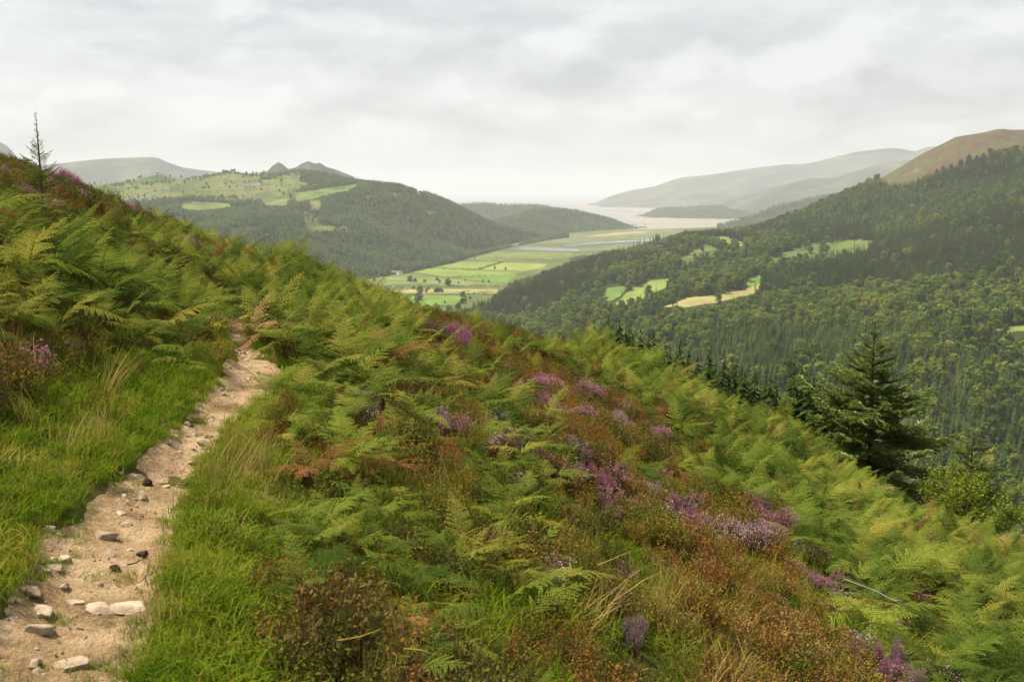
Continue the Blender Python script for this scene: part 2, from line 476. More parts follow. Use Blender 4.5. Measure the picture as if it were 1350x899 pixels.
M['wall'] = ground_mat('white_render', [(0.2, (0.7, 0.69, 0.66)), (0.8, (0.8, 0.79, 0.77))], 0.5)
M['slate'] = ground_mat('slate_roof', [(0.2, (0.10, 0.09, 0.09)), (0.8, (0.17, 0.15, 0.15))], 0.8)
M['greywall'] = ground_mat('grey_stone_wall', [(0.2, (0.22, 0.21, 0.20)), (0.8, (0.34, 0.33, 0.31))], 0.5)
k = NM('window_glass')
M['glass'] = k.principled((0.03, 0.035, 0.04), 0.1, 0.5)

def scatter(name, protos, pts, rot, scl, idx):
    """one object of countless instanced plants (ground cover, far woods)"""
    n = len(pts)
    me = bpy.data.meshes.new(name)
    me.vertices.add(n)
    me.vertices.foreach_set('co', np.asarray(pts, np.float32).ravel())
    a = me.attributes.new('plant_rotation', 'FLOAT_VECTOR', 'POINT'); a.data.foreach_set('vector', np.asarray(rot, np.float32).ravel())
    scl = np.asarray(scl, np.float32)
    if scl.ndim == 1:
        scl = np.repeat(scl[:, None], 3, 1)
    a = me.attributes.new('plant_scale', 'FLOAT_VECTOR', 'POINT'); a.data.foreach_set('vector', scl.ravel())
    a = me.attributes.new('plant_kind', 'INT', 'POINT'); a.data.foreach_set('value', np.asarray(idx, np.int32))
    o = link(name, me)
    tag(o, kind='stuff')
    c = bpy.data.collections.new(name + '_sorts')
    for i, (pn, pm) in enumerate(protos):
        po = bpy.data.objects.new(pn, pm)
        c.objects.link(po)
    g = bpy.data.node_groups.new(name + '_spread', 'GeometryNodeTree')
    g.interface.new_socket('Geometry', in_out='INPUT', socket_type='NodeSocketGeometry')
    g.interface.new_socket('Geometry', in_out='OUTPUT', socket_type='NodeSocketGeometry')
    gi, go = g.nodes.new('NodeGroupInput'), g.nodes.new('NodeGroupOutput')
    ip = g.nodes.new('GeometryNodeInstanceOnPoints')
    ci = g.nodes.new('GeometryNodeCollectionInfo')
    ci.inputs['Collection'].default_value = c
    ci.inputs['Separate Children'].default_value = True
    ci.inputs['Reset Children'].default_value = True
    def na(nm, t):
        x = g.nodes.new('GeometryNodeInputNamedAttribute'); x.data_type = t
        x.inputs['Name'].default_value = nm
        return x.outputs['Attribute']
    L = g.links.new
    L(gi.outputs[0], ip.inputs['Points'])
    L(ci.outputs[0], ip.inputs['Instance'])
    ip.inputs['Pick Instance'].default_value = True
    L(na('plant_kind', 'INT'), ip.inputs['Instance Index'])
    L(na('plant_rotation', 'FLOAT_VECTOR'), ip.inputs['Rotation'])
    L(na('plant_scale', 'FLOAT_VECTOR'), ip.inputs['Scale'])
    L(ip.outputs[0], go.inputs[0])
    md = o.modifiers.new('spread', 'NODES'); md.node_group = g
    return o

# ------------------------------------------------------------------ the hillside underfoot
PATH_PIX = [(985, -170, 130), (899, -62, 168), (850, -15, 190), (800, 5, 207), (750, 28, 216), (700, 68, 226), (650, 132, 248), (620, 172, 262),
            (590, 208, 276), (560, 238, 292), (530, 262, 325), (505, 284, 365), (480, 302, 372), (460, 306, 346), (440, 296, 326)]
_pl = np.array([UZ(l, v, CAMZ - 1.65) for v, l, r in PATH_PIX])
_pr = np.array([UZ(r, v, CAMZ - 1.65) for v, l, r in PATH_PIX])
_py = np.concatenate([[-6, 0.0], (_pl[:, 1] + _pr[:, 1]) / 2, [15.5, 18.5, 22.0, 26]])
_px = np.concatenate([[-0.5, -0.95], (_pl[:, 0] + _pr[:, 0]) / 2, [-4.15, -4.85, -5.65, -6.2]])
_pw = np.concatenate([[0.33, 0.33], (_pr[:, 0] - _pl[:, 0]) / 2, [0.10, 0.10, 0.24, 0.25]])
_ty = np.linspace(-6, 26, 641)
_tx = np.interp(_ty, _py, _px); _tw = np.interp(_ty, _py, _pw)
_k = np.exp(-0.5 * (np.arange(-12, 13) / 5.0) ** 2); _k /= _k.sum()
_tx = np.convolve(np.pad(_tx, 12, mode='reflect', reflect_type='odd'), _k, 'valid')
_tw = np.convolve(np.pad(_tw, 12, mode='edge'), _k, 'valid')
def path_x(y): return np.interp(y, _ty, _tx)
def path_w(y): return np.interp(y, _ty, _tw)

SKYLINE = [(-150, 150), (0, 205), (60, 215), (130, 240), (160, 262), (200, 283), (250, 308), (310, 337), (345, 350), (400, 337), (440, 355), (470, 375), (540, 395),
           (600, 408), (660, 418), (760, 440), (830, 462), (900, 488), (1000, 520), (1060, 540), (1100, 570), (1150, 615), (1200, 650), (1350, 700), (1500, 750)]
_SK = [(-150, 150, 11, .5), (0, 205, 13, .55), (60, 215, 14, .55), (130, 240, 16, .55), (200, 283, 18, .55), (250, 308, 19.5, .55), (310, 337, 21, .5),
       (400, 337, 19.5, .7), (440, 355, 19.5, .75), (470, 375, 19.5, .65), (540, 395, 20, .55), (600, 408, 20, .45), (660, 418, 20, .4), (760, 440, 20, .5),
       (830, 462, 21, .6), (900, 488, 22, .65), (1000, 520, 22, .75), (1060, 540, 21.5, .75), (1100, 570, 21, .75), (1150, 615, 20, .75), (1200, 650, 19, .75),
       (1350, 700, 17, .75), (1500, 750, 16, .75)]
_c = []
for yy in (-5, -2, 1, 3, 4.5, 6, 7.5, 9, 10.5, 12, 14, 17, 20, 22):
    px_ = float(path_x(yy)); z0 = -1.65
    _c += [(px_, yy, z0), (px_ + 0.5, yy, z0 - 0.04), (px_ - 0.45, yy, z0 + 0.06), (px_ - 1.3, yy, z0 + 0.55), (px_ - 3.0, yy, z0 + 1.35)]
    if yy < 8:
        _c += [(px_ - 6.5, yy, z0 + 2.9), (px_ + 1.6, yy, z0 - 0.38)]
for (a, b, Y, v) in _SK:
    p = U(a, b, Y)
    _c.append((p[0], p[1], p[2] - CAMZ - v))
_c += [(0.5, 4, -2.35), (2, 5, -3.0), (4, 8, -4.0), (7, 10, -5.4), (2, 10, -3.15), (0, 12, -2.65), (5, 15, -4.75), (0, 16, -2.75), (2, 15, -3.3),
       (12, 14, -8.1), (12, 20, -9.2), (4, 2, -3.9), (8, 3, -5.6), (4, -5, -3.8), (10, -5, -6.4), (13, 6, -8.0),
       (-8, 28, -2.5), (-4, 28, -3.9), (0, 28, -5.2), (5, 28, -7.3), (10, 28, -9.9), (-15, 25, 0.0), (-20, 18, 3.2), (-13, 10, 2.2), (20, 10, -11.2), (20, 25, -14.5),
       (-14, 40, -6), (0, 40, -11), (15, 40, -17), (-25, 35, -1)]
_c = np.array(_c)
def _tps_k(r2):
    return np.where(r2 > 1e-9, 0.5 * r2 * np.log(np.maximum(r2, 1e-9)), 0)
_A = _tps_k(((_c[:, None, :2] - _c[None, :, :2]) ** 2).sum(-1)) + np.eye(len(_c)) * 0.6
_Pm = np.column_stack([np.ones(len(_c)), _c[:, :2]])
_L = np.block([[_A, _Pm], [_Pm.T, np.zeros((3, 3))]])
_wt = np.linalg.solve(_L, np.concatenate([_c[:, 2], np.zeros(3)]))
def _tps(x, y):
    r2 = (x[..., None] - _c[:, 0]) ** 2 + (y[..., None] - _c[:, 1]) ** 2
    return _tps_k(r2) @ _wt[:-3] + _wt[-3] + _wt[-2] * x + _wt[-1] * y
def zground(x, y):
    """height of the near hillside, before the path is cut into it"""
    x, y = np.asarray(x, float), np.asarray(y, float)
    r = np.hypot(x, y - 8)
    far = -9.0 - 0.44 * x - 0.36 * (y - 34) + 8 * fbm(x / 60, y / 60, 3, 4)
    far = np.maximum(far, -192 + 0.0 * x)
    w = np.clip((r - 24) / 22, 0, 1); w = w * w * (3 - 2 * w)
    xc, yc = np.clip(x, -45, 45), np.clip(y, -30, 60)
    t = _tps(xc, yc)
    b = 0.16 * fbm(x / 1.7, y / 1.7, 11, 3) + 0.05 * fbm(x / 0.35, y / 0.35, 12, 2)
    d = np.abs(x - path_x(y)) / 0.9
    b = b * np.clip(d, 0.1, 1)
    return CAMZ + t * (1 - w) + far * w + b
def zcut(x, y):
    d = np.abs(x - path_x(y)) / path_w(y)
    c = np.clip((1.04 - d) / 0.14, 0, 1)
    c = np.where((y > -6) & (y < 26), c, 0)
    return zground(x, y) - 0.10 * c

def axis(lo, hi, a, b, st, g=1.13):
    v = list(np.arange(a, b, st)); s = st; q = v[-1]
    while q < hi:
        s *= g; q += s; v.append(q)
    s = st; q = v[0]
    while q > lo:
        s *= g; q -= s; v.insert(0, q)
    return np.array(v)
gx = axis(-260, 620, -9, 12, 0.12); gy = axis(-60, 620, 1.5, 24, 0.12)
GX, GY = np.meshgrid(gx, gy)
hill_o = link('hillside', grid_mesh(np.stack([GX, GY, zcut(GX, GY)], -1), None, M['soil'], 'hillside'))
tag(hill_o, kind='structure')
# path: its own worn strip
ps = np.arange(0.0, 25.0, 0.035); pu = np.linspace(-1.28, 1.28, 34)
PS, PU = np.meshgrid(ps, pu, indexing='ij')
PXX = path_x(PS) + PU * path_w(PS)
edge = np.clip((np.abs(PU) - 0.98) / 0.3, 0, 1)
PZ = zground(PXX, PS) - 0.035 - 0.03 * (1 - PU ** 2) - 0.10 * edge ** 2 + 0.075 * fbm(PXX / 0.45, PS / 0.45, 31, 4, 0.6) + 0.022 * fbm(PXX / 0.09, PS / 0.09, 37, 3)
path_o = link('path', grid_mesh(np.stack([PXX, PS, PZ], -1), None, M['dirt'], 'path'))
tag(path_o, kind='structure')
def zpath(x, y):
    u = (x - path_x(y)) / path_w(y)
    return zground(x, y) - 0.035 - 0.03 * (1 - u ** 2) + 0.075 * fbm(x / 0.45, y / 0.45, 31, 4, 0.6)

def ground_at(px, py, lift=0.0, ymin=2.0, ymax=60.0):
    """first hit of the pixel's sight line with the near hillside (+lift)"""
    Y = np.arange(ymin, ymax, 0.03)
    P = U(px, py, Y)
    h = zground(P[:, 0], P[:, 1]) + lift
    k_ = np.nonzero(P[:, 2] <= h)[0]
    i = k_[0] if len(k_) else int(np.argmin(P[:, 2] - h))
    return np.array([P[i, 0], P[i, 1], zground(P[i, 0], P[i, 1])])

# ------------------------------------------------------------------ far land: hills, valley floor, estuary
def UYZ(px, Y, z):
    d = Y * cp_ - (z - CAMZ) * sp_
    return np.stack(np.broadcast_arrays((px - 675) / F * d, Y, z), -1)
def _sm(a, s):
    if s <= 0:
        return a
    n = int(3 * s) + 1
    kk = np.exp(-0.5 * (np.arange(-n, n + 1) / s) ** 2); kk /= kk.sum()
    return np.convolve(np.pad(a, n, mode='reflect', reflect_type='odd'), kk, 'valid')
def loft(x0, x1, nx, rows, sub, amp, lam, seed, smooth=3.0, taper=True, crest=None):
    cols = np.linspace(x0, x1, nx)
    R = []
    for kind, pts, sm in rows:
        a = np.array(pts, float)
        v = _sm(np.interp(cols, a[:, 0], a[:, 1]), sm); Y = _sm(np.interp(cols, a[:, 0], a[:, 2]), max(sm, smooth))
        R.append(U(cols, v, Y) if kind == 'py' else UYZ(cols, Y, v))
    R = np.array(R)
    out, par = [], []
    for i in range(len(R) - 1):
        p0, p1, p2, p3 = R[max(i - 1, 0)], R[i], R[i + 1], R[min(i + 2, len(R) - 1)]
        n = sub[i]
        for j in range(n + (1 if i == len(R) - 2 else 0)):
            t = j / n
            m1, m2 = (p2 - p0) * 0.35, (p3 - p1) * 0.35
            h = (2 * t ** 3 - 3 * t ** 2 + 1) * p1 + (t ** 3 - 2 * t ** 2 + t) * m1 + (-2 * t ** 3 + 3 * t ** 2) * p2 + (t ** 3 - t ** 2) * m2
            out.append(h); par.append(i + t)
    P = np.array(out); par = np.array(par)
    tp = np.clip(par / 0.8, 0, 1)[:, None] if taper else 1.0
    nz = fbm(P[..., 0] / lam, P[..., 1] / lam, seed, 5, 0.55)
    if crest is not None:
        tp = tp * (1 - 0.85 * np.exp(-((par - crest) / 0.4) ** 2))[:, None]
    P[..., 2] += amp * tp * (nz - 0.5 * np.abs(fbm(P[..., 0] / lam * 0.6, P[..., 1] / lam * 1.4, seed + 50, 4)))
    return P, par
def centres(P):
    return (P[:-1, :-1] + P[1:, :-1] + P[:-1, 1:] + P[1:, 1:]) / 4
def structure(name, P, mask, mat):
    if mask is not None and not mask.any():
        return None
    return tag(link(name, grid_mesh(P, mask, mat, name)), kind='structure')

# sea and valley floor
def sheet(name, poly, z, mat):
    mb = MB()
    V = [(x, y, z) for x, y in poly]
    me = bpy.data.meshes.new(name)
    me.from_pydata(V, [], [list(range(len(V)))])
    me.materials.append(mat); me.update()
    return tag(link(name, me), kind='structure')
def pxpoly(pts, z):
    p = UZ(np.array([a for a, b in pts], float), np.array([b for a, b in pts], float), z)
    return [(a[0], a[1]) for a in p]
sheet('sea', [(-40000, -6000), (40000, -6000), (40000, 44000), (-40000, 44000)], 0.0, M['water'])
sheet('valley_floor', [(-6000, -5500), (7000, -5500), (7000, 4300)] + pxpoly([(1250, 298), (1010, 296), (955, 299), (885, 302), (838, 303), (760, 300), (640, 300), (480, 300)], 1.5) + [(-6000, 5200)], 1.5, M['valley'])
def wavy(pts, amp=0.25, n=10):
    out = []
    for i in range(len(pts)):
        a, b = np.array(pts[i], float), np.array(pts[(i + 1) % len(pts)], float)
        for j in range(n):
            p = a + (b - a) * j / n
            out.append((p[0] + amp * 4 * (vnoise(p[0] / 5.0, p[1] / 1.7, 3) - 0.5), p[1] + amp * 2 * (vnoise(p[0] / 7.0, p[1] / 1.3, 5) - 0.5)))
    return out
sheet('sand', pxpoly(wavy([(738, 268.4), (800, 268.2), (960, 271), (990, 280), (1010, 292), (955, 298.5), (885, 301.5), (845, 302), (838, 296), (815, 285), (780, 276), (745, 271)]), 0.5), 0.5, M['sand'])
sheet('sand', pxpoly(wavy([(640, 267.4), (735, 267.0), (742, 268.3), (700, 269.6), (650, 269)]), 0.5), 0.5, M['sand'])
sheet('channel', pxpoly(wavy([(775, 273), (850, 279), (905, 283.5), (968, 288), (962, 289.5), (900, 286.2), (845, 282), (790, 277)]), 0.9), 0.9, M['water'])
sheet('channel', pxpoly(wavy([(830, 270), (905, 271.4), (960, 273), (900, 273.2), (850, 272)], 0.1), 0.9), 0.9, M['water'])
FIELDS = [('olive', [(607, 343), (629, 339), (653, 332.5), (757, 333), (750, 339), (722, 342), (660, 343.6)]),
          ('lime', [(537, 357), (558, 353), (598, 344), (658, 345.7), (631, 355.3)]),
          ('yellow', [(635, 355.5), (663, 346.2), (722, 348), (717, 353), (689, 358)]),
          ('lime', [(537, 358), (560, 354.5), (629, 356.2), (687, 359), (649, 365.3), (591, 365.3), (562, 361)]),
          ('lime2', [(602, 366), (649, 366.2), (684, 360), (669, 373), (638, 371.5)]),
          ('olive', [(460, 362), (502, 363), (537, 361.5), (591, 367), (638, 372.3), (666, 374), (662, 377), (470, 378.4)]),
          ('tan', [(490, 383.5), (564, 381), (657, 381.5), (655, 387), (593, 387.3), (540, 387)]),
          ('lime2', [(500, 394), (535, 390), (567, 388.7), (617, 390), (600, 402), (550, 404), (510, 402)]),
          ('marsh', [(700, 322), (735, 312), (800, 305.5), (870, 302.5), (905, 304), (868, 315), (800, 317.5), (740, 321.5)]),
          ('marsh', [(730, 329), (765, 326.5), (860, 318.5), (880, 322), (800, 330), (760, 332)]),
          ('tan', [(770, 312), (812, 306.5), (860, 304.2), (850, 307.5), (800, 311.5)]),
          ('lime', [(668, 323), (680, 317), (690, 317.5), (682, 323)])]
for i, (m_, pl) in enumerate(FIELDS):
    sheet('field', pxpoly(wavy(pl, 0.12, 6), 2.0 + 0.03 * i), 2.0 + 0.03 * i, M[m_])
for pl in ([(661, 327), (672, 324.2), (700, 325.5), (728, 327), (765, 328.5), (762, 331.5), (735, 331.2), (700, 329.6), (664, 329.5)],
           [(738, 323.3), (790, 318.8), (838, 316.8), (872, 314), (868, 317.5), (800, 321.5), (752, 325.3)]):
    sheet('river', pxpoly(wavy(pl, 0.2, 8), 2.6), 2.6, M['water'])

# left side: the wooded hill with pastures, purple crags and mountains behind
LH, LHp = loft(-60, 750, 440, [
    ('z', [(-60, 3, 1880), (100, 3, 1950), (300, 3, 2050), (420, 3, 2120), (480, 3, 2260), (545, 3, 2480), (600, 3, 2800), (640, 3, 3250), (665, 3, 3500), (690, 3, 3760), (720, 3, 4060), (750, 2, 4340)], 3),
    ('py', [(-60, 304, 2500), (230, 304, 2550), (350, 304, 2600), (473, 306, 2720), (545, 316, 2900), (600, 324, 3100), (640, 328, 3420), (665, 322, 3650), (690, 317, 3900), (720, 312, 4180), (750, 313, 4350)], 5),
    ('py', [(-60, 275, 3000), (230, 278, 3000), (330, 274, 3050), (400, 266, 3050), (473, 262, 3120), (520, 274, 3150), (560, 287, 3200), (610, 303, 3300), (650, 312, 3600), (690, 314, 3950), (720, 311, 4220), (750, 313, 4360)], 5),
    ('py', [(-60, 262, 3300), (230, 264, 3300), (330, 264, 3350), (400, 252, 3350), (473, 248, 3350), (520, 257, 3350), (560, 268, 3400), (610, 286, 3450), (650, 303, 3680), (690, 309, 4000), (720, 310, 4260), (750, 313, 4370)], 5),
    ('py', [(-60, 238, 3900), (100, 244, 3900), (160, 243, 3900), (187, 236, 3900), (213, 231, 3900), (230, 238, 3900), (267, 233, 3900), (300, 228, 3900), (333, 231, 3900), (367, 231, 3900), (393, 229, 3900),
            (410, 233, 3850), (430, 236, 3800), (449, 241, 3750), (473, 243, 3700), (493, 245, 3650), (560, 258, 3650), (597, 271, 3700), (620, 282, 3750), (640, 291, 3800), (660, 298, 3880), (690, 305, 4060), (720, 309, 4300), (750, 313, 4380)], 1.2),
    ('z', [(-60, 60, 5200), (400, 40, 5200), (560, -3, 4700), (750, -3, 4450)], 3)], [44, 44, 30, 60, 16], 44, 330, 5, crest=4)
cx, cy_, _ = PROJ(centres(LH))
past = np.zeros(cx.shape, bool)
for pl in ([(345, 266), (380, 261), (378, 272), (350, 271)], [(388, 264), (395, 254), (430, 248), (474, 242), (462, 251), (430, 257), (400, 266)], [(238, 270), (262, 266), (302, 268), (304, 274), (262, 277), (240, 276)], [(330, 232), (385, 238), (420, 244), (400, 247), (350, 240)]):
    past |= inpoly(cx, cy_, wavy(pl, 0.2, 6))
parc = (LHp[:-1] + LHp[1:])[:, None] / 2
past &= parc < 4.0
LHopen = (~past) & ((parc > 2.0) & (cx < 395) & (cy_ < 266 + 9 * (vnoise(cx / 25, cy_ / 6, 4) - .5)))
LHopen |= (parc > 4.0) & (cx < 395)
LHopen |= (~past) & (cx > 400) & (cx < 575) & (cy_ > 254) & (cy_ < 305) & (fbm(cx / 30, cy_ / 14, 15, 3) > 0.34)
LHwood = ~(past | LHopen)
structure('field', LH, past, M['hill_pasture'])
structure('hill', LH, LHopen, M['hill'])
structure('wooded_hill', LH, LHwood, M['forest_floor'])

def ridge(name, x0, x1, crest, Yc, base, mat, amp, lam, seed, nx=260, zb=-3, sm=1.2, mid=0.45):
    cr = [(a, b, Yc if not hasattr(Yc, '__len__') else np.interp(a, [q[0] for q in Yc], [q[1] for q in Yc])) for a, b in crest]
    bs = [(a, zb, y) for a, y in base]
    cols = np.linspace(x0, x1, 40)
    ccy = np.interp(cols, [c[0] for c in cr], [c[1] for c in cr]); ccY = np.interp(cols, [c[0] for c in cr], [c[2] for c in cr])
    bY = np.interp(cols, [b[0] for b in bs], [b[2] for b in bs])
    cz = U(cols, ccy, ccY)[:, 2]
    mids = [(a, zb + (z - zb) * mid, y0 + (y1 - y0) * 0.5) for a, z, y0, y1 in zip(cols, cz, bY, ccY)]
    back = [(a, zb, y1 + (y1 - y0) * 0.9) for a, z, y0, y1 in zip(cols, cz, bY, ccY)]
    P, par = loft(x0, x1, nx, [('z', bs, 3), ('z', mids, 3), ('py', cr, sm), ('z', back, 3)], [34, 40, 14], amp * 2.2, lam * 0.8, seed, crest=2)
    structure(name, P, None, mat)
    return P, par
ridge('mountain', 290, 520, [(290, 240), (340, 231), (353, 225), (360, 218), (367, 214), (373, 217), (380, 223), (390, 221), (398, 216), (406, 213), (415, 216), (422, 215), (430, 220), (441, 223), (449, 226), (465, 232), (475, 241), (500, 252), (520, 262)], 5600, [(290, 4600), (520, 4700)], M['mountain'], 16, 350, 21, sm=0.6)
ridge('mountain', 20, 440, [(20, 224), (60, 218), (100, 214), (125, 211), (150, 209), (180, 208), (200, 207.5), (210, 209), (217, 213), (240, 221), (265, 225), (290, 228), (330, 234), (440, 255)], 9600, [(20, 7600), (440, 7600)], M['mountain'], 30, 900, 22, sm=1.0)
ridge('mountain', -160, 70, [(-160, 150), (-60, 165), (-20, 180), (0, 188), (10, 194), (23, 209), (45, 226), (70, 245)], 8400, [(-160, 7000), (70, 7000)], M['mountain'], 30, 700, 23, sm=0.5)
PR1, PR1p = ridge('hill', 560, 800, [(560, 284), (590, 273), (612, 269), (637, 268), (667, 271), (703, 270), (735, 274), (760, 279), (790, 287), (800, 290)], 6900, [(560, 6300), (800, 6400)], M['forest_floor'], 14, 300, 24)
PR2, PR2p = ridge('hill', 585, 852, [(585, 312), (620, 300), (650, 292), (683, 284), (705, 277), (717, 276), (737, 277), (760, 279), (783, 284), (810, 291), (833, 301), (852, 309)], [(585, 4700), (850, 5800)],
                  [(585, 3800), (640, 4050), (690, 4300), (740, 4750), (800, 5200), (838, 5450), (852, 5550)], M['forest_floor'], 14, 260, 25)
HD, HDp = ridge('hill', 836, 1010, [(836, 287), (850, 283.5), (867, 275), (885, 273), (900, 274), (940, 271), (975, 277), (1010, 284)], 8400, [(836, 7500), (1010, 7300)], M['forest_floor'], 14, 300, 26)
ridge('hill', 765, 1480, [(765, 273), (783, 268), (803, 259), (830, 251), (863, 246), (885, 238), (900, 234), (933, 231), (1000, 221), (1033, 217), (1067, 215), (1100, 207), (1127, 201), (1160, 197), (1183, 196), (1207, 200), (1223, 195), (1300, 190), (1480, 200)],
      14500, [(765, 13000), (900, 11500), (1480, 11000)], M['mountain'], 45, 1300, 27, nx=420)
ridge('hill', 925, 1480, [(925, 277), (957, 267), (985, 258), (1010, 251), (1040, 243), (1067, 236), (1100, 235), (1125, 228), (1150, 219), (1187, 214), (1250, 205), (1480, 200)], 9600, [(925, 8500), (1480, 7600)], M['mountain'], 30, 800, 28, nx=320)
TH, THp = ridge('hill', 945, 1480, [(945, 297), (970, 291), (993, 284), (1010, 277), (1027, 271), (1060, 264), (1113, 253), (1200, 236), (1480, 225)], 5200, [(945, 4700), (1480, 4000)], M['forest_floor'], 16, 350, 29)

# right side: the forested slope across the side valley, up to the heather top
RS, RSp = loft(535, 1570, 620, [
    ('z', [(535, 0, 1500), (600, 0, 1450), (720, 0, 1330), (800, 0, 1120), (900, 0, 640), (1000, 0, 430), (1100, -2, 350), (1350, -3, 300), (1570, -3, 290)], 6),
    ('py', [(535, 419, 1600), (600, 418, 1610), (650, 417, 1620), (720, 414, 1580), (800, 424, 1350), (900, 457, 1000), (1000, 470, 850), (1100, 480, 800), (1200, 490, 780), (1350, 520, 760), (1570, 540, 740)], 6),
    ('py', [(535, 415, 1680), (600, 413, 1690), (650, 406, 1710), (720, 390, 1740), (800, 400, 1600), (900, 402, 1350), (1000, 402, 1250), (1100, 405, 1150), (1200, 405, 1100), (1350, 420, 1020), (1570, 430, 1000)], 6),
    ('py', [(535, 413, 1740), (600, 411, 1760), (640, 407, 1780), (680, 385, 1840), (720, 368, 1880), (800, 362, 1820), (900, 360, 1700), (1000, 360, 1600), (1100, 358, 1500), (1200, 352, 1450), (1350, 345, 1350), (1570, 340, 1300)], 6),
    ('py', [(535, 414, 1850), (600, 412, 1850), (640, 405, 1850), (680, 384, 1900), (720, 364, 1950), (760, 351, 2000), (800, 336, 2050), (850, 321, 2100), (880, 313, 2150), (920, 311, 2200), (960, 309, 2200), (1000, 312, 2150), (1100, 305, 2050), (1200, 290, 1950), (1350, 255, 1850), (1570, 230, 1800)], 4),
    ('py', [(535, 413, 2200), (640, 409, 2150), (720, 368, 2200), (800, 341, 2300), (880, 319, 2400), (920, 314, 2450), (960, 311, 2480), (1010, 300, 2500), (1060, 283, 2520), (1087, 270, 2540), (1120, 255, 2560), (1150, 242, 2570), (1170, 231, 2580), (1200, 213, 2600), (1215, 204, 2600), (1227, 198, 2600), (1245, 189, 2600), (1260, 181, 2600), (1285, 176.5, 2600), (1303, 173.5, 2600), (1312, 171, 2600), (1322, 170, 2600), (1332, 171.5, 2600), (1350, 172, 2600), (1570, 165, 2600)], 1.5),
    ('z', [(535, -3, 3000), (900, -3, 3200), (1000, 20, 3400), (1200, 150, 3600), (1570, 200, 3600)], 6)], [30, 50, 70, 80, 70, 14], 26, 240, 41, crest=5)
RS[..., 2] = np.maximum(RS[..., 2], -4)
cx, cy_, _ = PROJ(centres(RS))
jx = cx + 2 * (vnoise(cx / 7, cy_ / 4, 8) - .5); jy = cy_ + 1.2 * (vnoise(cx / 7, cy_ / 4, 9) - .5)
parc = (RSp[:-1] + RSp[1:])[:, None] / 2 + 0 * cx
heath_top = inpoly(jx, jy, [(1158, 238), (1172, 246), (1200, 243), (1220, 234), (1250, 224), (1277, 212), (1313, 204), (1350, 199), (1600, 185), (1600, 100), (1158, 100)]) & (parc < 5.0)
heath_top |= (parc >= 5.0) & (cx > 1165)
RFIELDS = [('lime', [(806, 403), (836, 379), (858, 370), (887, 367.5), (879, 378), (842, 397), (816, 403)]), ('lime2', [(790, 392), (799, 380), (829, 376), (818, 390), (803, 397)]),
           ('tan', [(872, 405), (905, 393), (955, 387), (985, 381), (1002, 374), (997, 386), (960, 396), (905, 405)]), ('lime2', [(983, 368), (1003, 362), (1003, 373), (987, 380)]),
           ('bracken_field', [(1003, 352), (1012, 342), (1040, 330), (1085, 317), (1152, 317), (1142, 329), (1100, 337), (1050, 347), (1010, 357)]), ('lime', [(945, 311), (960, 313), (988, 323), (976, 325), (950, 317)]),
           ('lime', [(1308, 434), (1330, 430), (1400, 428), (1400, 435), (1312, 438)]), ('bracken_field', [(885, 345), (930, 322), (960, 330), (940, 345), (905, 356)]), ('bracken_field', [(1200, 402), (1235, 398), (1240, 404), (1205, 408)])]
taken = heath_top.copy()
rf_masks = []
for m_, pl in RFIELDS:
    mk = inpoly(jx, jy, pl) & ~taken & (parc < 4.9)
    taken |= mk
    structure('field', RS, mk, M[m_])
structure('heather_hill', RS, heath_top, M['heather_moor'])
structure('forest_slope', RS, ~taken, M['forest_floor'])
RSforest = ~taken

# ------------------------------------------------------------------ telling alike plants apart in words
def say_where(items, marks, used):
    """items: (object, words, px, py); marks: (words, px, py). Each label names a thing nearby and the side of it."""
    for o, w, a, b in items:
        near = sorted(marks, key=lambda m: (m[1] - a) ** 2 + (1.6 * (m[2] - b)) ** 2)[:6]
        best = None
        for m in near:
            dx, dy = a - m[1], b - m[2]
            dd = math.hypot(dx, dy)
            side = ('right of' if dx > 0 else 'left of') if abs(dx) > 1.2 * abs(dy) else ('below' if dy > 0 else 'above')
            far = 'just' if dd < 35 else ('a little way' if dd < 80 else 'well')
            t = '%s %s %s %s' % (w, far, side, m[0])
            if best is None:
                best = t
            if t not in used and len(t.split()) <= 16:
                best = t
                break
        used.add(best)
        o['label'] = best
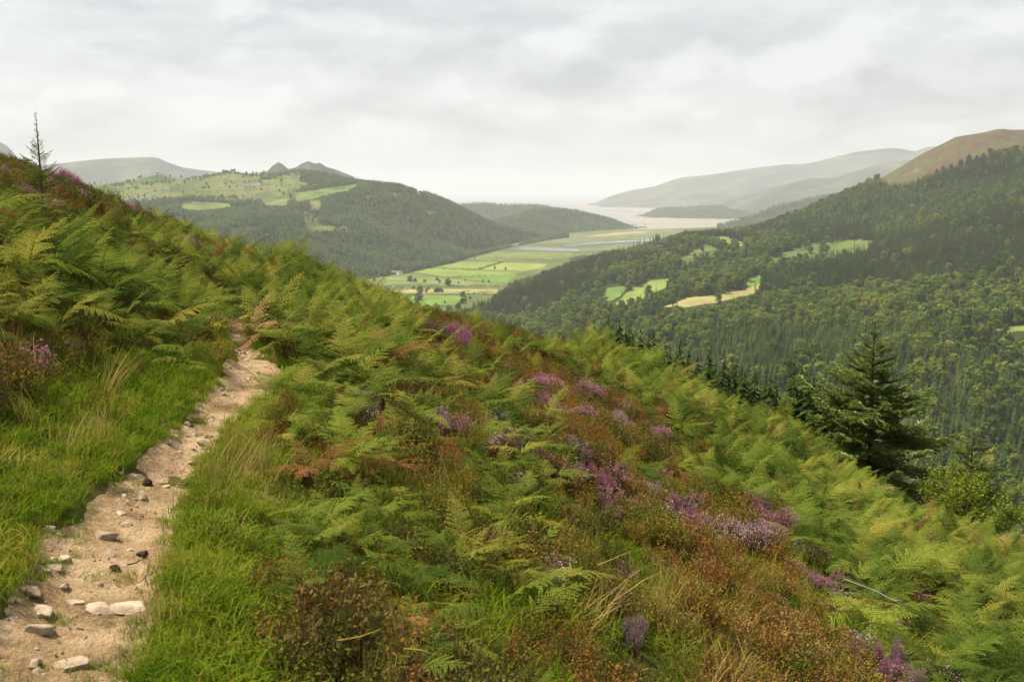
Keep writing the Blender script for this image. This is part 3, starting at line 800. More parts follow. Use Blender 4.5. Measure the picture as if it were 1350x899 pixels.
# ------------------------------------------------------------------ trees
def conifer_parts(h, seed, whorls=16, arms=10, rad=0.17, bare=0.15, layers=1):
    r = np.random.default_rng(seed)
    tb = MB(); cr = MB()
    tb.tube([(0, 0, -0.6), (0, 0, h * 0.4), (0, 0, h * 0.99)], [h * 0.013, h * 0.009, h * 0.002], 5)
    z = h * (bare + (1 - bare) * np.linspace(0, 1, whorls) ** 0.92)
    B, A_, T_, C_ = [], [], [], []
    for i, zi in enumerate(z):
        tt = (zi / h - bare) / (1 - bare)
        R = h * rad * ((1 - tt) ** 0.8) * (0.55 + 0.45 * min(1, tt * 6)) + h * 0.008
        na = max(4, int(arms * (0.45 + 0.55 * (1 - tt))))
        a0 = r.uniform(0, 6.28)
        for j in range(na):
            a = a0 + 6.283 * j / na + r.normal(0, 0.2)
            L = R * r.uniform(0.6, 1.15)
            dr = L * r.uniform(0.1, 0.5)
            d = np.array([math.cos(a), math.sin(a), 0]); s = np.array([-d[1], d[0], 0])
            z0 = zi + r.normal(0, h * 0.012)
            b = np.array([0, 0, z0 + 0.02 * h]) + d * 0.02
            tip = np.array([0, 0, z0 - dr + L * 0.12]) + d * L
            midp = (b + tip) / 2 + np.array([0, 0, L * 0.10])
            wdt = L * r.uniform(0.22, 0.36)
            B.append(b); A_.append(midp + s * wdt - np.array([0, 0, L * 0.16])); T_.append(tip); C_.append(midp - s * wdt - np.array([0, 0, L * 0.16]))
            if layers > 1:
                for q in (0.35, 0.6, 0.8):
                    for sd in (-1, 1):
                        o = b + (tip - b) * q
                        e = (d * 0.7 + s * sd * 0.8) * L * (1.05 - q) * r.uniform(0.5, 0.8)
                        e[2] -= L * 0.12
                        n_ = np.cross(e, [0, 0, 1]); n_ *= 0.22
                        B.append(o); A_.append(o + e * 0.55 + n_ - np.array([0, 0, .04 * L])); T_.append(o + e); C_.append(o + e * 0.55 - n_ - np.array([0, 0, .04 * L]))
    cr.kites(np.array(B), np.array(A_), np.array(T_), np.array(C_))
    return tb, cr
def broadleaf_parts(h, seed, lumps=9, per=70, wide=0.36, leaf=0.75, low=0.25):
    r = np.random.default_rng(seed)
    tb = MB(); cr = MB()
    tb.tube([(0, 0, -0.6), (r.normal(0, .1), r.normal(0, .1), h * 0.3), (r.normal(0, .2), r.normal(0, .2), h * 0.62)], [h * 0.028, h * 0.02, h * 0.01], 6)
    cs = []
    for i in range(lumps):
        a = r.uniform(0, 6.28); zf = low + (0.88 - low) * (i + 0.5) / lumps
        rr = h * wide * (0.62 * math.sin(min(1, (zf - low) / (0.95 - low)) ** 0.8 * PI) + 0.12) * r.uniform(0.5, 1.0)
        c = np.array([rr * math.cos(a), rr * math.sin(a), h * zf])
        sz = h * r.uniform(0.13, 0.22)
        cs.append((c, sz))
        if i % 2 == 0:
            tb.tube([(0, 0, h * 0.3), tuple(c * 0.55 + np.array([0, 0, h * 0.12])), tuple(c)], [h * 0.011, h * 0.007, h * 0.003], 5)
    cs.append((np.array([0, 0, h * 0.6]), h * 0.24)); cs.append((np.array([0, 0, h * 0.8]), h * 0.17))
    for c, sz in cs:
        n = per
        d = r.normal(size=(n, 3)); d /= np.linalg.norm(d, axis=1)[:, None]
        d[:, 2] = np.where(d[:, 2] < -0.5, -d[:, 2], d[:, 2])
        p = c + d * sz * (r.uniform(0.55, 1.12, (n, 1))) * np.array([1.15, 1.15, 0.85])
        nn = d + r.normal(0, 0.55, (n, 3)); nn /= np.linalg.norm(nn, axis=1)[:, None]
        t1 = np.cross(nn, r.normal(size=(n, 3))); t1 /= np.linalg.norm(t1, axis=1)[:, None]
        t2 = np.cross(nn, t1)
        s1 = leaf * r.uniform(0.5, 1.2, (n, 1)); s2 = s1 * r.uniform(0.45, 0.8, (n, 1))
        cr.kites(p - t1 * s1, p + t2 * s2 - nn * 0.1, p + t1 * s1, p - t2 * s2 - nn * 0.1)
    return tb, cr
def joined(parts, name, mats):
    mb = MB(); mb.merge(parts[0], None, 0); mb.merge(parts[1], None, 1)
    return mb.mesh(name, mats)

CONP = [conifer_parts(17, 100 + i, 15, 10, rd, br) for i, (rd, br) in enumerate([(0.17, 0.12), (0.20, 0.08), (0.15, 0.2), (0.18, 0.1)])]
BRP = [broadleaf_parts(11.5, 200 + i, 9, 60, wd, 0.8, lo) for i, (wd, lo) in enumerate([(0.40, 0.22), (0.34, 0.2), (0.46, 0.25), (0.30, 0.15)])]
BIP = [broadleaf_parts(10.5, 300 + i, 8, 46, wd, 0.6, 0.16) for i, wd in enumerate([0.24, 0.3, 0.2])]

def sample_faces(P, mask, n, r, pmax=None, par=None):
    a, b, c, d = P[:-1, :-1], P[:-1, 1:], P[1:, 1:], P[1:, :-1]
    ar = np.abs((c - a)[..., 0] * (d - b)[..., 1] - (c - a)[..., 1] * (d - b)[..., 0]) / 2
    ar = np.where(mask, ar, 0).ravel()
    i = r.choice(len(ar), n, p=ar / ar.sum())
    u, v = r.random((n, 1)), r.random((n, 1))
    f = lambda q: q.reshape(-1, 3)[i]
    return f(a) * (1 - u) * (1 - v) + f(b) * u * (1 - v) + f(c) * u * v + f(d) * (1 - u) * v
def near_skyline(px):
    s = np.array(SKYLINE, float)
    return np.interp(px, s[:, 0], s[:, 1])
def upright(n, r, tilt=0.04):
    return np.stack([r.normal(0, tilt, n), r.normal(0, tilt, n), r.uniform(0, 6.283, n)], 1)

r = np.random.default_rng(51)
parc = (RSp[:-1] + RSp[1:])[:, None] / 2 + 0 * RSforest
P = sample_faces(RS, RSforest & (parc < 5.12), 64000, r)
glade = np.zeros(RSforest.shape, bool)
for m_, pl in RFIELDS:
    if m_ == 'bracken_field':
        glade |= inpoly(jx, jy, pl)
Pg = sample_faces(RS, glade & ~RSforest & (parc < 4.9), 420, r)
P = np.vstack([P, Pg[fbm(Pg[:, 0] / 50, Pg[:, 1] / 50, 63, 2) > 0.0]])
xs_, ys_ = r.uniform(20, 420, 9000), r.uniform(60, 420, 9000)
zs_ = np.maximum(zground(xs_, ys_), 1.5)
P = np.vstack([P, np.stack([xs_, ys_, zs_], 1)[(zs_ < 130) & (np.hypot(xs_, ys_) > 150)]])
tx, ty, td = PROJ(P)
topx, topy, _ = PROJ(P + np.array([0, 0, 15.0]))
vis = (tx > -60 + 600) & (tx < 1420) & (topy < near_skyline(tx) + 6)
P, tx, ty, td = P[vis], tx[vis], ty[vis], td[vis]
nz = fbm(P[:, 0] / 130, P[:, 1] / 130, 61, 3)
nz2 = fbm(P[:, 0] / 45, P[:, 1] / 45, 62, 2)
wx, wy = tx + 8 * nz2, ty + 5 * nz2
DARK = [[(990, 392), (1003, 366), (1060, 352), (1110, 338), (1150, 322), (1200, 305), (1275, 285), (1420, 262), (1420, 355), (1250, 372), (1150, 382), (1060, 392)],
        [(1058, 322), (1062, 300), (1150, 296), (1150, 316), (1100, 322)],
        [(1195, 255), (1235, 232), (1280, 214), (1420, 196), (1420, 222), (1300, 232), (1230, 252)],
        [(600, 420), (640, 390), (700, 345), (800, 320), (860, 300), (890, 330), (860, 345), (800, 362), (770, 388), (720, 412), (660, 428)],
        [(880, 318), (900, 296), (1010, 300), (1060, 292), (1060, 314), (1000, 320), (930, 318)]]
MIDC = [[(1150, 440), (1240, 432), (1420, 452), (1420, 720), (1080, 720), (1090, 560), (1120, 470)], [(900, 460), (1000, 438), (1140, 445), (1110, 560), (1000, 560), (850, 480)], [(1000, 300), (1060, 270), (1170, 240), (1300, 218), (1420, 205), (1420, 262), (1275, 285), (1160, 318), (1060, 318)]]
BIRCH = [[(880, 452), (900, 408), (1000, 396), (1100, 392), (1180, 398), (1240, 412), (1240, 440), (1120, 446), (1000, 440), (930, 460)]]
isd = np.zeros(len(P), bool); ism = isd.copy(); isb = isd.copy()
for q in DARK: isd |= inpoly(wx, wy, q)
for q in MIDC: ism |= inpoly(wx, wy, q) & ~isd
for q in BIRCH: isb |= inpoly(wx, wy, q) & ~isd & ~ism
u = r.random(len(P))
# sort: 0 dark conifer, 1 lighter conifer, 2 oak, 3 birch
sort = np.where(isd, np.where(u < 0.93, 0, 2), np.where(ism, np.where(u < 0.70 + 0.5 * nz, 1, np.where(u < 0.88, 2, np.where(u < 0.96, 0, 3))), np.where(isb, np.where(u < 0.6 + nz * 0.6, 3, np.where(u < 0.9, 2, 1)), np.where(u < 0.15 + 0.5 * nz, 1, np.where(u < 0.9, 2, 3)))))
keep = (r.random(len(P)) < np.where(sort == 0, 1.0, np.where(sort == 1, 0.8, 0.36))) & ~((sort >= 2) & (nz2 > 0.55))
P, tx, ty, td, sort = P[keep], tx[keep], ty[keep], td[keep], sort[keep]
sc = np.where(sort == 0, r.uniform(0.75, 1.15, len(P)), np.where(sort == 1, r.uniform(0.6, 1.05, len(P)), r.uniform(0.55, 1.2, len(P))))
sc *= np.where(sort >= 2, np.where(sort == 2, 1.45, 1.5), 1.0)
def in_view_of(P, hh, polys, fr=(0.95, 0.6, 0.3)):
    out = np.zeros(len(P), bool)
    for f_ in fr:
        q = P.copy(); q[:, 2] += hh * f_
        a, b, _ = PROJ(q)
        for pl in polys:
            out |= inpoly(a, b, pl)
    return out
SKYCAP = [[(1000, 289), (1087, 260), (1133, 242), (1172, 228), (1200, 205), (1200, 150), (1000, 150)], [(600, 393), (640, 387), (680, 368), (720, 349), (760, 337), (800, 323), (850, 308), (880, 299), (920, 295), (1000, 290), (1000, 200), (600, 200)]]
hh0 = np.where(sort <= 1, 17.0, 11.5) * sc
OPEN = [pl for m_, pl in RFIELDS if m_ != 'bracken_field'] + [pl for _, pl in FIELDS] + [[(455, 355), (700, 350), (668, 374), (645, 392), (612, 402), (590, 410), (480, 408)]] + [[(1160, 232), (1175, 241), (1200, 236), (1220, 227), (1250, 217), (1277, 206), (1313, 197), (1350, 192), (1450, 180), (1450, 100), (1160, 100)]]
keep = ~((r.random(len(P)) < 0.95) & in_view_of(P, hh0, SKYCAP, (1.0,))) & ~(in_view_of(P, hh0, OPEN) & (r.random(len(P)) < 0.96)) & ~((r.random(len(P)) < 0.6) & in_view_of(P, hh0, [pl for m_, pl in RFIELDS if m_ == 'bracken_field']))
P, tx, ty, td, sort, sc = P[keep], tx[keep], ty[keep], td[keep], sort[keep], sc[keep]
hgt = np.where(sort <= 1, 17.0, 11.0) * sc
tpx, tpy, _ = PROJ(P + np.stack([0 * hgt, 0 * hgt, hgt], 1))
app = np.where((tpx > 0) & (tpx < 1350) & (tpy < near_skyline(tpx) - 8), hgt / td * F, 0)
con_me = {0: [], 1: []}
for s_, mt in ((0, 'con_dark'), (1, 'con_mid')):
    for a, b in CONP:
        con_me[s_].append((a.mesh('trunk', M['bark']), b.mesh('crown', M[mt])))
br_me = {2: [(a.mesh('trunk', M['bark']), b.mesh('crown', M['broad'])) for a, b in BRP], 3: [(a.mesh('trunk', M['bark']), b.mesh('crown', M['birch'])) for a, b in BIP]}
def tree_thing(name, label, cat, group, meshes, loc, rot, s):
    o = thing(name, label, cat, loc, rot, group, s)
    link('trunk', meshes[0], o); link('crown', meshes[1], o)
    return o
single = np.zeros(len(P), bool)
WOODMARKS = [('the two spur fields', 845, 384), ('the hay coloured field', 940, 392), ('the small ridge field', 966, 318), ('the plantation clearing', 1085, 330),
             ('the white cottage', 1288, 415), ('the narrow field by the cottage', 1335, 432), ('the top of the large spruce', 1154, 430), ('the rowan bush', 1276, 620), ('the bare heather hill', 1270, 215), ('the dark conifers on the brow', 900, 460),
             ('the small field beside the hay field', 995, 368), ('the open spur patch', 920, 342), ('the leafy bush on the brow', 1031, 505), ('the smaller spruce', 1284, 580)]
wood_items = []
for sset, nmax in (((0, 1), 270), ((2, 3), 240)):
    c = np.nonzero(np.isin(sort, sset) & (app > 0))[0]
    c = c[np.argsort(-app[c])][:nmax]
    single[c] = True
    for i in c:
        s_ = sort[i]
        nm, lb, gp = {0: ('conifer', 'dark pointed conifer growing in the forest across the side valley', 'dark conifers of the valley forest'),
                      1: ('conifer', 'mid green feathery conifer growing in the forest across the side valley', 'mid green conifers of the valley forest'),
                      2: ('broadleaf_tree', 'round dark green broadleaf tree in the woods across the side valley', 'broadleaf trees of the valley woods'),
                      3: ('birch_tree', 'light yellowish green slender tree in the woods across the side valley', 'pale trees of the valley woods')}[int(s_)]
        ms = (con_me[s_] if s_ < 2 else br_me[s_])
        o = tree_thing(nm, lb, 'tree', gp, ms[int(r.integers(len(ms)))], tuple(P[i]), (0, 0, r.uniform(0, 6.28)), float(sc[i]))
        q = 'tall ' if sc[i] > (0.95 if s_ < 2 else 1.35) else ('small ' if sc[i] < (0.75 if s_ < 2 else 0.95) else '')
        wood_items.append((o, q + {0: 'dark conifer', 1: 'mid green conifer', 2: 'round dark green tree', 3: 'pale leafy tree'}[int(s_)], float(tpx[i]), float(tpy[i])))
say_where(wood_items, WOODMARKS, set())
rest = ~single
protos = [('conifer', joined(p, 'conifer_dark', [M['bark'], M['con_dark']])) for p in CONP] + [('conifer', joined(p, 'conifer_light', [M['bark'], M['con_mid']])) for p in CONP]
protos_b = [('oak', joined(p, 'oak', [M['bark'], M['broad']])) for p in BRP] + [('pale_tree', joined(p, 'pale_tree', [M['bark'], M['birch']])) for p in BIP]
m_ = rest & (sort <= 1)
scatter('conifer_forest', protos, P[m_] - [0, 0, 0.4], upright(m_.sum(), r), sc[m_], r.integers(0, 4, m_.sum()) + 4 * (sort[m_] == 1))
m_ = rest & (sort >= 2)
scatter('mixed_woodland', protos_b, P[m_] - [0, 0, 0.4], upright(m_.sum(), r), sc[m_], np.where(sort[m_] == 2, r.integers(0, 4, m_.sum()), 4 + r.integers(0, 3, m_.sum())))

# woods of the far left hill, the headlands and the valley edge
parc = (LHp[:-1] + LHp[1:])[:, None] / 2 + 0 * LHwood
Q = sample_faces(LH, LHwood & (parc < 4.1), 42000, r)
Q2 = sample_faces(LH, (LHopen | past) & (parc < 4.05), 5000, r)
q2n = fbm(Q2[:, 0] / 160, Q2[:, 1] / 160, 71, 3)
q2x = PROJ(Q2)[0]
Q2 = Q2[(q2n > np.where(q2x > 400, -0.05, 0.22)) | (r.random(len(q2n)) < 0.06)]
par2 = lambda p: (p[:-1] + p[1:])[:, None] / 2
Qs = [Q, Q2]
for PP, pp, n in ((PR1, PR1p, 2500), (PR2, PR2p, 6000), (HD, HDp, 1500), (TH, THp, 4500)):
    mk = (par2(pp) < 2.1) & np.ones((PP.shape[0] - 1, PP.shape[1] - 1), bool)
    Qs.append(sample_faces(PP, mk, n, r))
Q = np.vstack(Qs)
qx, qy, qd = PROJ(Q)
ok = (qx > -20) & (qx < 1370) & (qy < near_skyline(qx) + 12) & (fbm(Q[:, 0] / 70, Q[:, 1] / 70, 72, 2) < 0.5)
Q = Q[ok]
LPAST = [[(345, 266), (380, 261), (378, 272), (350, 271)], [(388, 264), (395, 254), (430, 248), (474, 242), (462, 251), (430, 257), (400, 266)], [(238, 270), (262, 266), (302, 268), (304, 274), (262, 277), (240, 276)]]
Q = Q[~in_view_of(Q, np.full(len(Q), 9.0), LPAST + [pl for _, pl in FIELDS])]
n = len(Q)
far_s = r.uniform(0.6, 1.2, n)
tq = fbm(Q[:, 0] / 260, Q[:, 1] / 260, 73, 3)
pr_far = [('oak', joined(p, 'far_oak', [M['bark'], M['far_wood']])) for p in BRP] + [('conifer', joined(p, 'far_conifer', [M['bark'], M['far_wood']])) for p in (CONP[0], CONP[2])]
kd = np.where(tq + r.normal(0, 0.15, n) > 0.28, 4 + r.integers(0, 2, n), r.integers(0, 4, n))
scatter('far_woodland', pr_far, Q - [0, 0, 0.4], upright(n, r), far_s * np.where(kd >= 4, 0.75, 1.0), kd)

# hedges, single trees and buildings of the valley
def hedge(pts, label, h=3.5, w=3.0, dens=0.55, mat='broad', seed=1):
    r_ = np.random.default_rng(seed)
    p = UZ(np.array([a for a, b in pts], float), np.array([b for a, b in pts], float), 2.2)
    cr = MB()
    for i in range(len(p) - 1):
        L = np.linalg.norm(p[i + 1] - p[i]); n_ = int(L * dens * 3)
        t = r_.random((n_, 1))
        c = p[i] + (p[i + 1] - p[i]) * t
        hh = h * (0.5 + 0.9 * vnoise(t[:, 0] * L / 14, t[:, 0] * 0, seed))
        c = c + np.stack([r_.normal(0, w / 3, n_), r_.normal(0, w / 3, n_), hh * r_.random(n_) ** 0.7], 1)
        d1 = r_.normal(size=(n_, 3)); d1 /= np.linalg.norm(d1, axis=1)[:, None]
        d2 = np.cross(d1, r_.normal(size=(n_, 3))); d2 /= np.linalg.norm(d2, axis=1)[:, None]
        s1 = r_.uniform(0.6, 1.5, (n_, 1))
        cr.kites(c - d1 * s1, c + d2 * s1 * 0.7, c + d1 * s1, c - d2 * s1 * 0.7)
    o = link('hedgerow', cr.mesh('hedgerow', M[mat]))
    return tag(o, label, 'hedge', 'hedges of the valley fields')
def c5(pts): return [(460 + a / 4.5, 320 + b / 4.5) for a, b in pts]
HEDGES = [(c5([(70, 270), (300, 265), (600, 262), (890, 266)]), 'long dark straight hedge along the near edge of the valley pastures', 6, 5),
          (c5([(768, 160), (850, 137), (916, 117)]), 'short diagonal hedge between the lime and yellow valley fields', 4, 5),
          (c5([(860, 108), (1000, 108), (1195, 116)]), 'thick hedge along the far side of the yellow meadow', 9, 8),
          (c5([(580, 206), (700, 203), (870, 196)]), 'thin hedge crossing the middle of the bright green pasture', 3, 4),
          (c5([(440, 151), (600, 158), (765, 162)]), 'thin hedge below the pale lime field', 2.5, 3),
          (c5([(190, 300), (290, 297), (385, 300)]), 'bushy hedge left of the hay strip in the valley', 9, 10),
          (c5([(585, 304), (700, 302), (835, 315)]), 'bushy hedge right of the hay strip in the valley', 7, 8),
          ([(742, 325.5), (790, 322.5), (840, 319.5)], 'low dark hedge on the bank beside the river', 5, 8)]
for i, (p_, lb, h_, w_) in enumerate(HEDGES):
    hedge(p_, lb, h_, w_, 0.6, 'broad', 80 + i)
DOTS = c5([(430, 270), (240, 297), (555, 300), (745, 102), (865, 162), (540, 242), (830, 240), (150, 230), (460, 300), (435, 332), (570, 365), (930, 165), (795, 240), (650, 247), (120, 185), (330, 175), (230, 180), (190, 175), (690, 355), (720, 340), (380, 320)])
DOTL = ['tree on the dark valley hedge, largest of that hedge', 'tree at the left end of the hay strip hedge', 'round tree at the middle of the hay strip', 'lone tree beyond the pale lime field', 'lone bush on the lower edge of the yellow meadow',
        'bush in the rough pasture above the long hedge', 'bush near the corner of the bright pasture', 'bush standing left in the rough pasture', 'small tree above the near green field', 'tree on the left edge of the near green field',
        'tree below the near green valley field', 'low bush right of the lone meadow bush', 'low bush beside the bush at the bright pasture corner', 'small bush midway along the long hedge', 'tree in front of the left farm wood',
        'tree right of the grey farm building', 'tree left of the grey farm building', 'tree at the far left of the grey farm building', 'tree where the valley meets the spur wood', 'tree at the foot of the spur wood', 'tree between the hay hedge and the near green field']
for i, ((a, b), lb) in enumerate(zip(DOTS, DOTL)):
    p = UZ(a, b, 1.5)
    tree_thing('broadleaf_tree', lb, 'tree', 'single trees of the valley fields', br_me[2][i % 4], tuple(p), (0, 0, i * 1.3), float(0.55 + 0.35 * ((i * 37) % 10) / 10))

def house(name, label, loc, rotz, L, Wd, H, roofh, wall, windows=True):
    o = thing(name, label, 'house', loc, (0, 0, rotz))
    mb = MB()
    x, y = L / 2, Wd / 2
    V = [(-x, -y, -3), (x, -y, -3), (x, y, -3), (-x, y, -3), (-x, -y, H), (x, -y, H), (x, y, H), (-x, y, H), (-x, 0, H + roofh), (x, 0, H + roofh)]
    mb.add(V, [(0, 1, 5, 4), (2, 3, 7, 6), (1, 2, 6, 5), (3, 0, 4, 7)], [(5, 6, 9), (7, 4, 8)])
    link('wall', mb.mesh('house_wall', wall), o)
    mb = MB(); e = 0.4; t = 0.25
    for s in (-1, 1):
        q = [(-x - e, s * (y + e), H - e * roofh / y), (x + e, s * (y + e), H - e * roofh / y), (x + e, 0, H + roofh), (-x - e, 0, H + roofh)]
        V = [(a, b, c + 0.03) for a, b, c in q] + [(a, b, c + t) for a, b, c in q]
        mb.add(V, [(0, 1, 2, 3), (4, 5, 6, 7), (0, 1, 5, 4), (1, 2, 6, 5), (2, 3, 7, 6), (3, 0, 4, 7)])
    rf = link('roof', mb.mesh('house_roof', M['slate']), o)
    ch = MB(); ch.tube([(x * 0.8, 0, H + roofh - 0.5), (x * 0.8, 0, H + roofh + 1.2)], [0.5, 0.5], 4)
    link('chimney', ch.mesh('chimney', wall), rf)
    if windows:
        for wx_ in (-x * 0.55, x * 0.05, x * 0.6):
            mb = MB()
            mb.add([(wx_ - .5, -y - .03, 1.0), (wx_ + .5, -y - .03, 1.0), (wx_ + .5, -y - .03, 2.2), (wx_ - .5, -y - .03, 2.2), (wx_ - .5, -y + .1, 1.0), (wx_ + .5, -y + .1, 1.0), (wx_ + .5, -y + .1, 2.2), (wx_ - .5, -y + .1, 2.2)],
                   [(0, 1, 2, 3), (0, 1, 5, 4), (1, 2, 6, 5), (2, 3, 7, 6), (3, 0, 4, 7)])
            link('window', mb.mesh('window', M['glass']), o)
    return o
def on_loft(G, px, py):
    gx_, gy_, _ = PROJ(G)
    i = np.argmin((gx_ - px) ** 2 + (gy_ - py) ** 2 + np.where(np.arange(G.shape[0])[:, None] > G.shape[0] * 0.93, 1e6, 0))
    return G.reshape(-1, 3)[i]
p = on_loft(RS, 1288, 418)
house('cottage', 'small white cottage with slate roof among trees on the far right slope', (p[0], p[1], p[2] + 2.5), 0.5, 9, 6, 4.5, 2.4, M['wall'])
p = UZ(522, 361.5, 1.5)
house('barn', 'long grey farm barn beside the wood at the valley pastures', tuple(p), 0.2, 30, 11, 5, 3, M['greywall'], False)
p = UZ(527, 362.3, 1.5)
house('farmhouse', 'pale farmhouse beside the long grey barn in the valley', tuple(p), -0.4, 12, 8, 5.5, 3, M['wall'])
p = on_loft(RS, 1319, 172.5)
mb = MB()
for i_, (w_, h0, h1) in enumerate([(2.2, -1, 1.2), (1.7, 1.2, 2.4), (1.2, 2.4, 3.8)]):
    mb.tube([(0.1 * i_, 0, h0), (0, 0.1 * i_, h1)], [w_, w_ * 0.85], 8)
tag(link('cairn', mb.mesh('cairn', M['slate']), None, tuple(p)), 'small dark stone cairn on the top of the heather hill', 'cairn')
# ------------------------------------------------------------------ plants of the near hillside
def unit(v):
    return v / (np.linalg.norm(v, axis=-1, keepdims=True) + 1e-9)
def frond_mb(seed, L=0.55, stipe=0.32, npin=12, npl=9, e0=80, e1=-8, wide=0.36, curl=0.25):
    """one bracken frond growing from the origin towards +x: stem, pinnae, pinnules"""
    r = np.random.default_rng(seed)
    mb = MB()
    n = 40; tot = L + stipe
    t = np.linspace(0, 1, n)
    s0 = stipe / tot
    k1 = np.clip((t - 0.5 * s0) / (0.5 * s0 + 0.12), 0, 1); k1 = k1 * k1 * (3 - 2 * k1)
    k2 = np.clip((t - s0) / (1 - s0), 0, 1)
    em = e1 + 32
    el = np.radians(e0 + (em - e0) * k1 + (e1 - em) * k2 + r.normal(0, 3))
    az = np.cumsum(r.normal(0, 0.012, n))
    d = np.stack([np.cos(el) * np.cos(az), np.cos(el) * np.sin(az), np.sin(el)], 1)
    pos = np.vstack([[0, 0, 0], np.cumsum(d[:-1] * tot / (n - 1), 0)])
    mb.tube(pos[::3], np.linspace(0.0042, 0.0012, len(pos[::3])), 4, 1, False)
    B, A, T, C = [], [], [], []
    us = (np.arange(npin) / npin) ** 0.85
    for u in us:
        for sd in (-1, 1):
            tt = s0 + (1 - s0) * min(0.985, u + (0.012 if sd > 0 else 0))
            i = tt * (n - 1); i0 = int(i)
            p = pos[i0] + (pos[min(i0 + 1, n - 1)] - pos[i0]) * (i - i0)
            Tn = d[i0]; S = np.array([-math.sin(az[i0]), math.cos(az[i0]), 0]) * sd
            N = np.cross(Tn, S) * sd
            l = L * wide * ((1 - u) ** 0.85) * (0.86 + 0.14 * min(1, u * 8)) * r.uniform(0.88, 1.08) + 0.008
            al = math.radians(28 + 22 * u + r.normal(0, 4))
            D = S * math.cos(al) + Tn * math.sin(al) + N * r.normal(0.06, 0.09)
            D /= np.linalg.norm(D)
            m = max(3, int(npl * (0.35 + 0.65 * (1 - u))))
            q = (np.arange(m) + 0.4) / m
            cdr = curl * r.uniform(0.5, 1.5)
            pp = p + D * (q * l)[:, None] - N * (cdr * l * q ** 2)[:, None]
            De = unit(D - N * (2 * cdr * q)[:, None])
            Nn = unit(N + D * (2 * cdr * q)[:, None])
            Sd = np.cross(Nn, De)
            pl = (0.155 * l * (1 - q) ** 0.6 * (0.8 + 0.3 * r.random(m)) + 0.006)[:, None]
            wd = l / m * 0.46
            for ss in (-1, 1):
                E = unit(Sd * ss * 0.9 + De * 0.42 - Nn * 0.15)
                base = pp + De * r.normal(0, 0.002, (m, 1))
                mid = base + E * pl * 0.45
                B.append(base - De * wd * 0.6); A.append(mid - De * wd); T.append(base + E * pl); C.append(mid + De * wd)
            tip = p + D * l - N * cdr * l
            B.append((pp[-1])[None]); A.append(((pp[-1] + tip) / 2 + Sd[-1] * wd * 0.8)[None]); T.append(tip[None]); C.append(((pp[-1] + tip) / 2 - Sd[-1] * wd * 0.8)[None])
    mb.kites(np.vstack(B), np.vstack(A), np.vstack(T), np.vstack(C), 0)
    return mb
def rotz(a, s=1.0, tilt=0.0, off=(0, 0, 0)):
    return np.array((Matrix.Translation(off) @ Matrix.Rotation(a, 4, 'Z') @ Matrix.Rotation(tilt, 4, 'Y') @ Matrix.Scale(s, 4)))
FR_HI = [frond_mb(400 + i, 0.52 + 0.06 * (i % 3), 0.24 + 0.05 * (i % 4), 12, 11, 84, [-12, -30, 8, -20, 18, -40, -5, 0][i], 0.36 + 0.04 * (i % 2)) for i in range(8)]
FR_LO = [frond_mb(450 + i, 0.55 + 0.05 * (i % 3), 0.26 + 0.05 * (i % 3), 11, 6, 82, [-8, -30, 10, -18, 20, -36][i], 0.38) for i in range(6)]
def fern_clump(seed, fr, k):
    r = np.random.default_rng(seed)
    mb = MB(); a0 = r.uniform(0, 6.28)
    for j in range(k):
        f = fr[int(r.integers(len(fr)))]
        mb.merge(f, rotz(a0 + 6.28 * j / k + r.normal(0, 0.35), r.uniform(0.5, 1.1), r.normal(0, 0.16), (r.normal(0, .07), r.normal(0, .07), -0.02)))
    return mb
CL_HI = [fern_clump(500 + i, FR_HI, 6 + i % 3) for i in range(5)]
CL_LO = [fern_clump(520 + i, FR_LO, 8) for i in range(5)]

def leafy_mb(seed, R=0.2, H=0.26, leaves=320, stems=22, ls=(0.008, 0.015), lw=0.55, m_leaf=0, m_stem=1, dome=1.0):
    """a low shrub: thin stems and small single leaves set along them"""
    r = np.random.default_rng(seed)
    mb = MB()
    P, D = [], []
    for i in range(stems):
        a, rr = r.uniform(0, 6.28), R * math.sqrt(r.random())
        top = np.array([rr * math.cos(a), rr * math.sin(a), H * (1 - dome * 0.55 * (rr / R) ** 2) * r.uniform(0.65, 1.1)])
        b = top * np.array([0.35, 0.35, 0]) - np.array([0, 0, 0.02])
        c = (b + top) / 2 + r.normal(0, R * 0.08, 3)
        mb.tube([b, c, top], [0.0028, 0.002, 0.001], 3, m_stem, False)
        k = leaves // stems
        t = r.random((k, 1)) ** 0.6
        p = (1 - t) ** 2 * b + 2 * t * (1 - t) * c + t ** 2 * top
        P.append(p + r.normal(0, 0.014, (k, 3))); 
    P = np.vstack(P); n = len(P)
    d1 = unit(r.normal(size=(n, 3)) + np.array([0, 0, 0.5])); nn = unit(r.normal(size=(n, 3)) * 0.8 + np.array([0, 0, 1.0])); d2 = unit(np.cross(nn, d1))
    s = r.uniform(*ls, (n, 1))
    mb.kites(P, P + d1 * s + d2 * s * lw, P + d1 * s * 2, P + d1 * s - d2 * s * lw, m_leaf)
    return mb
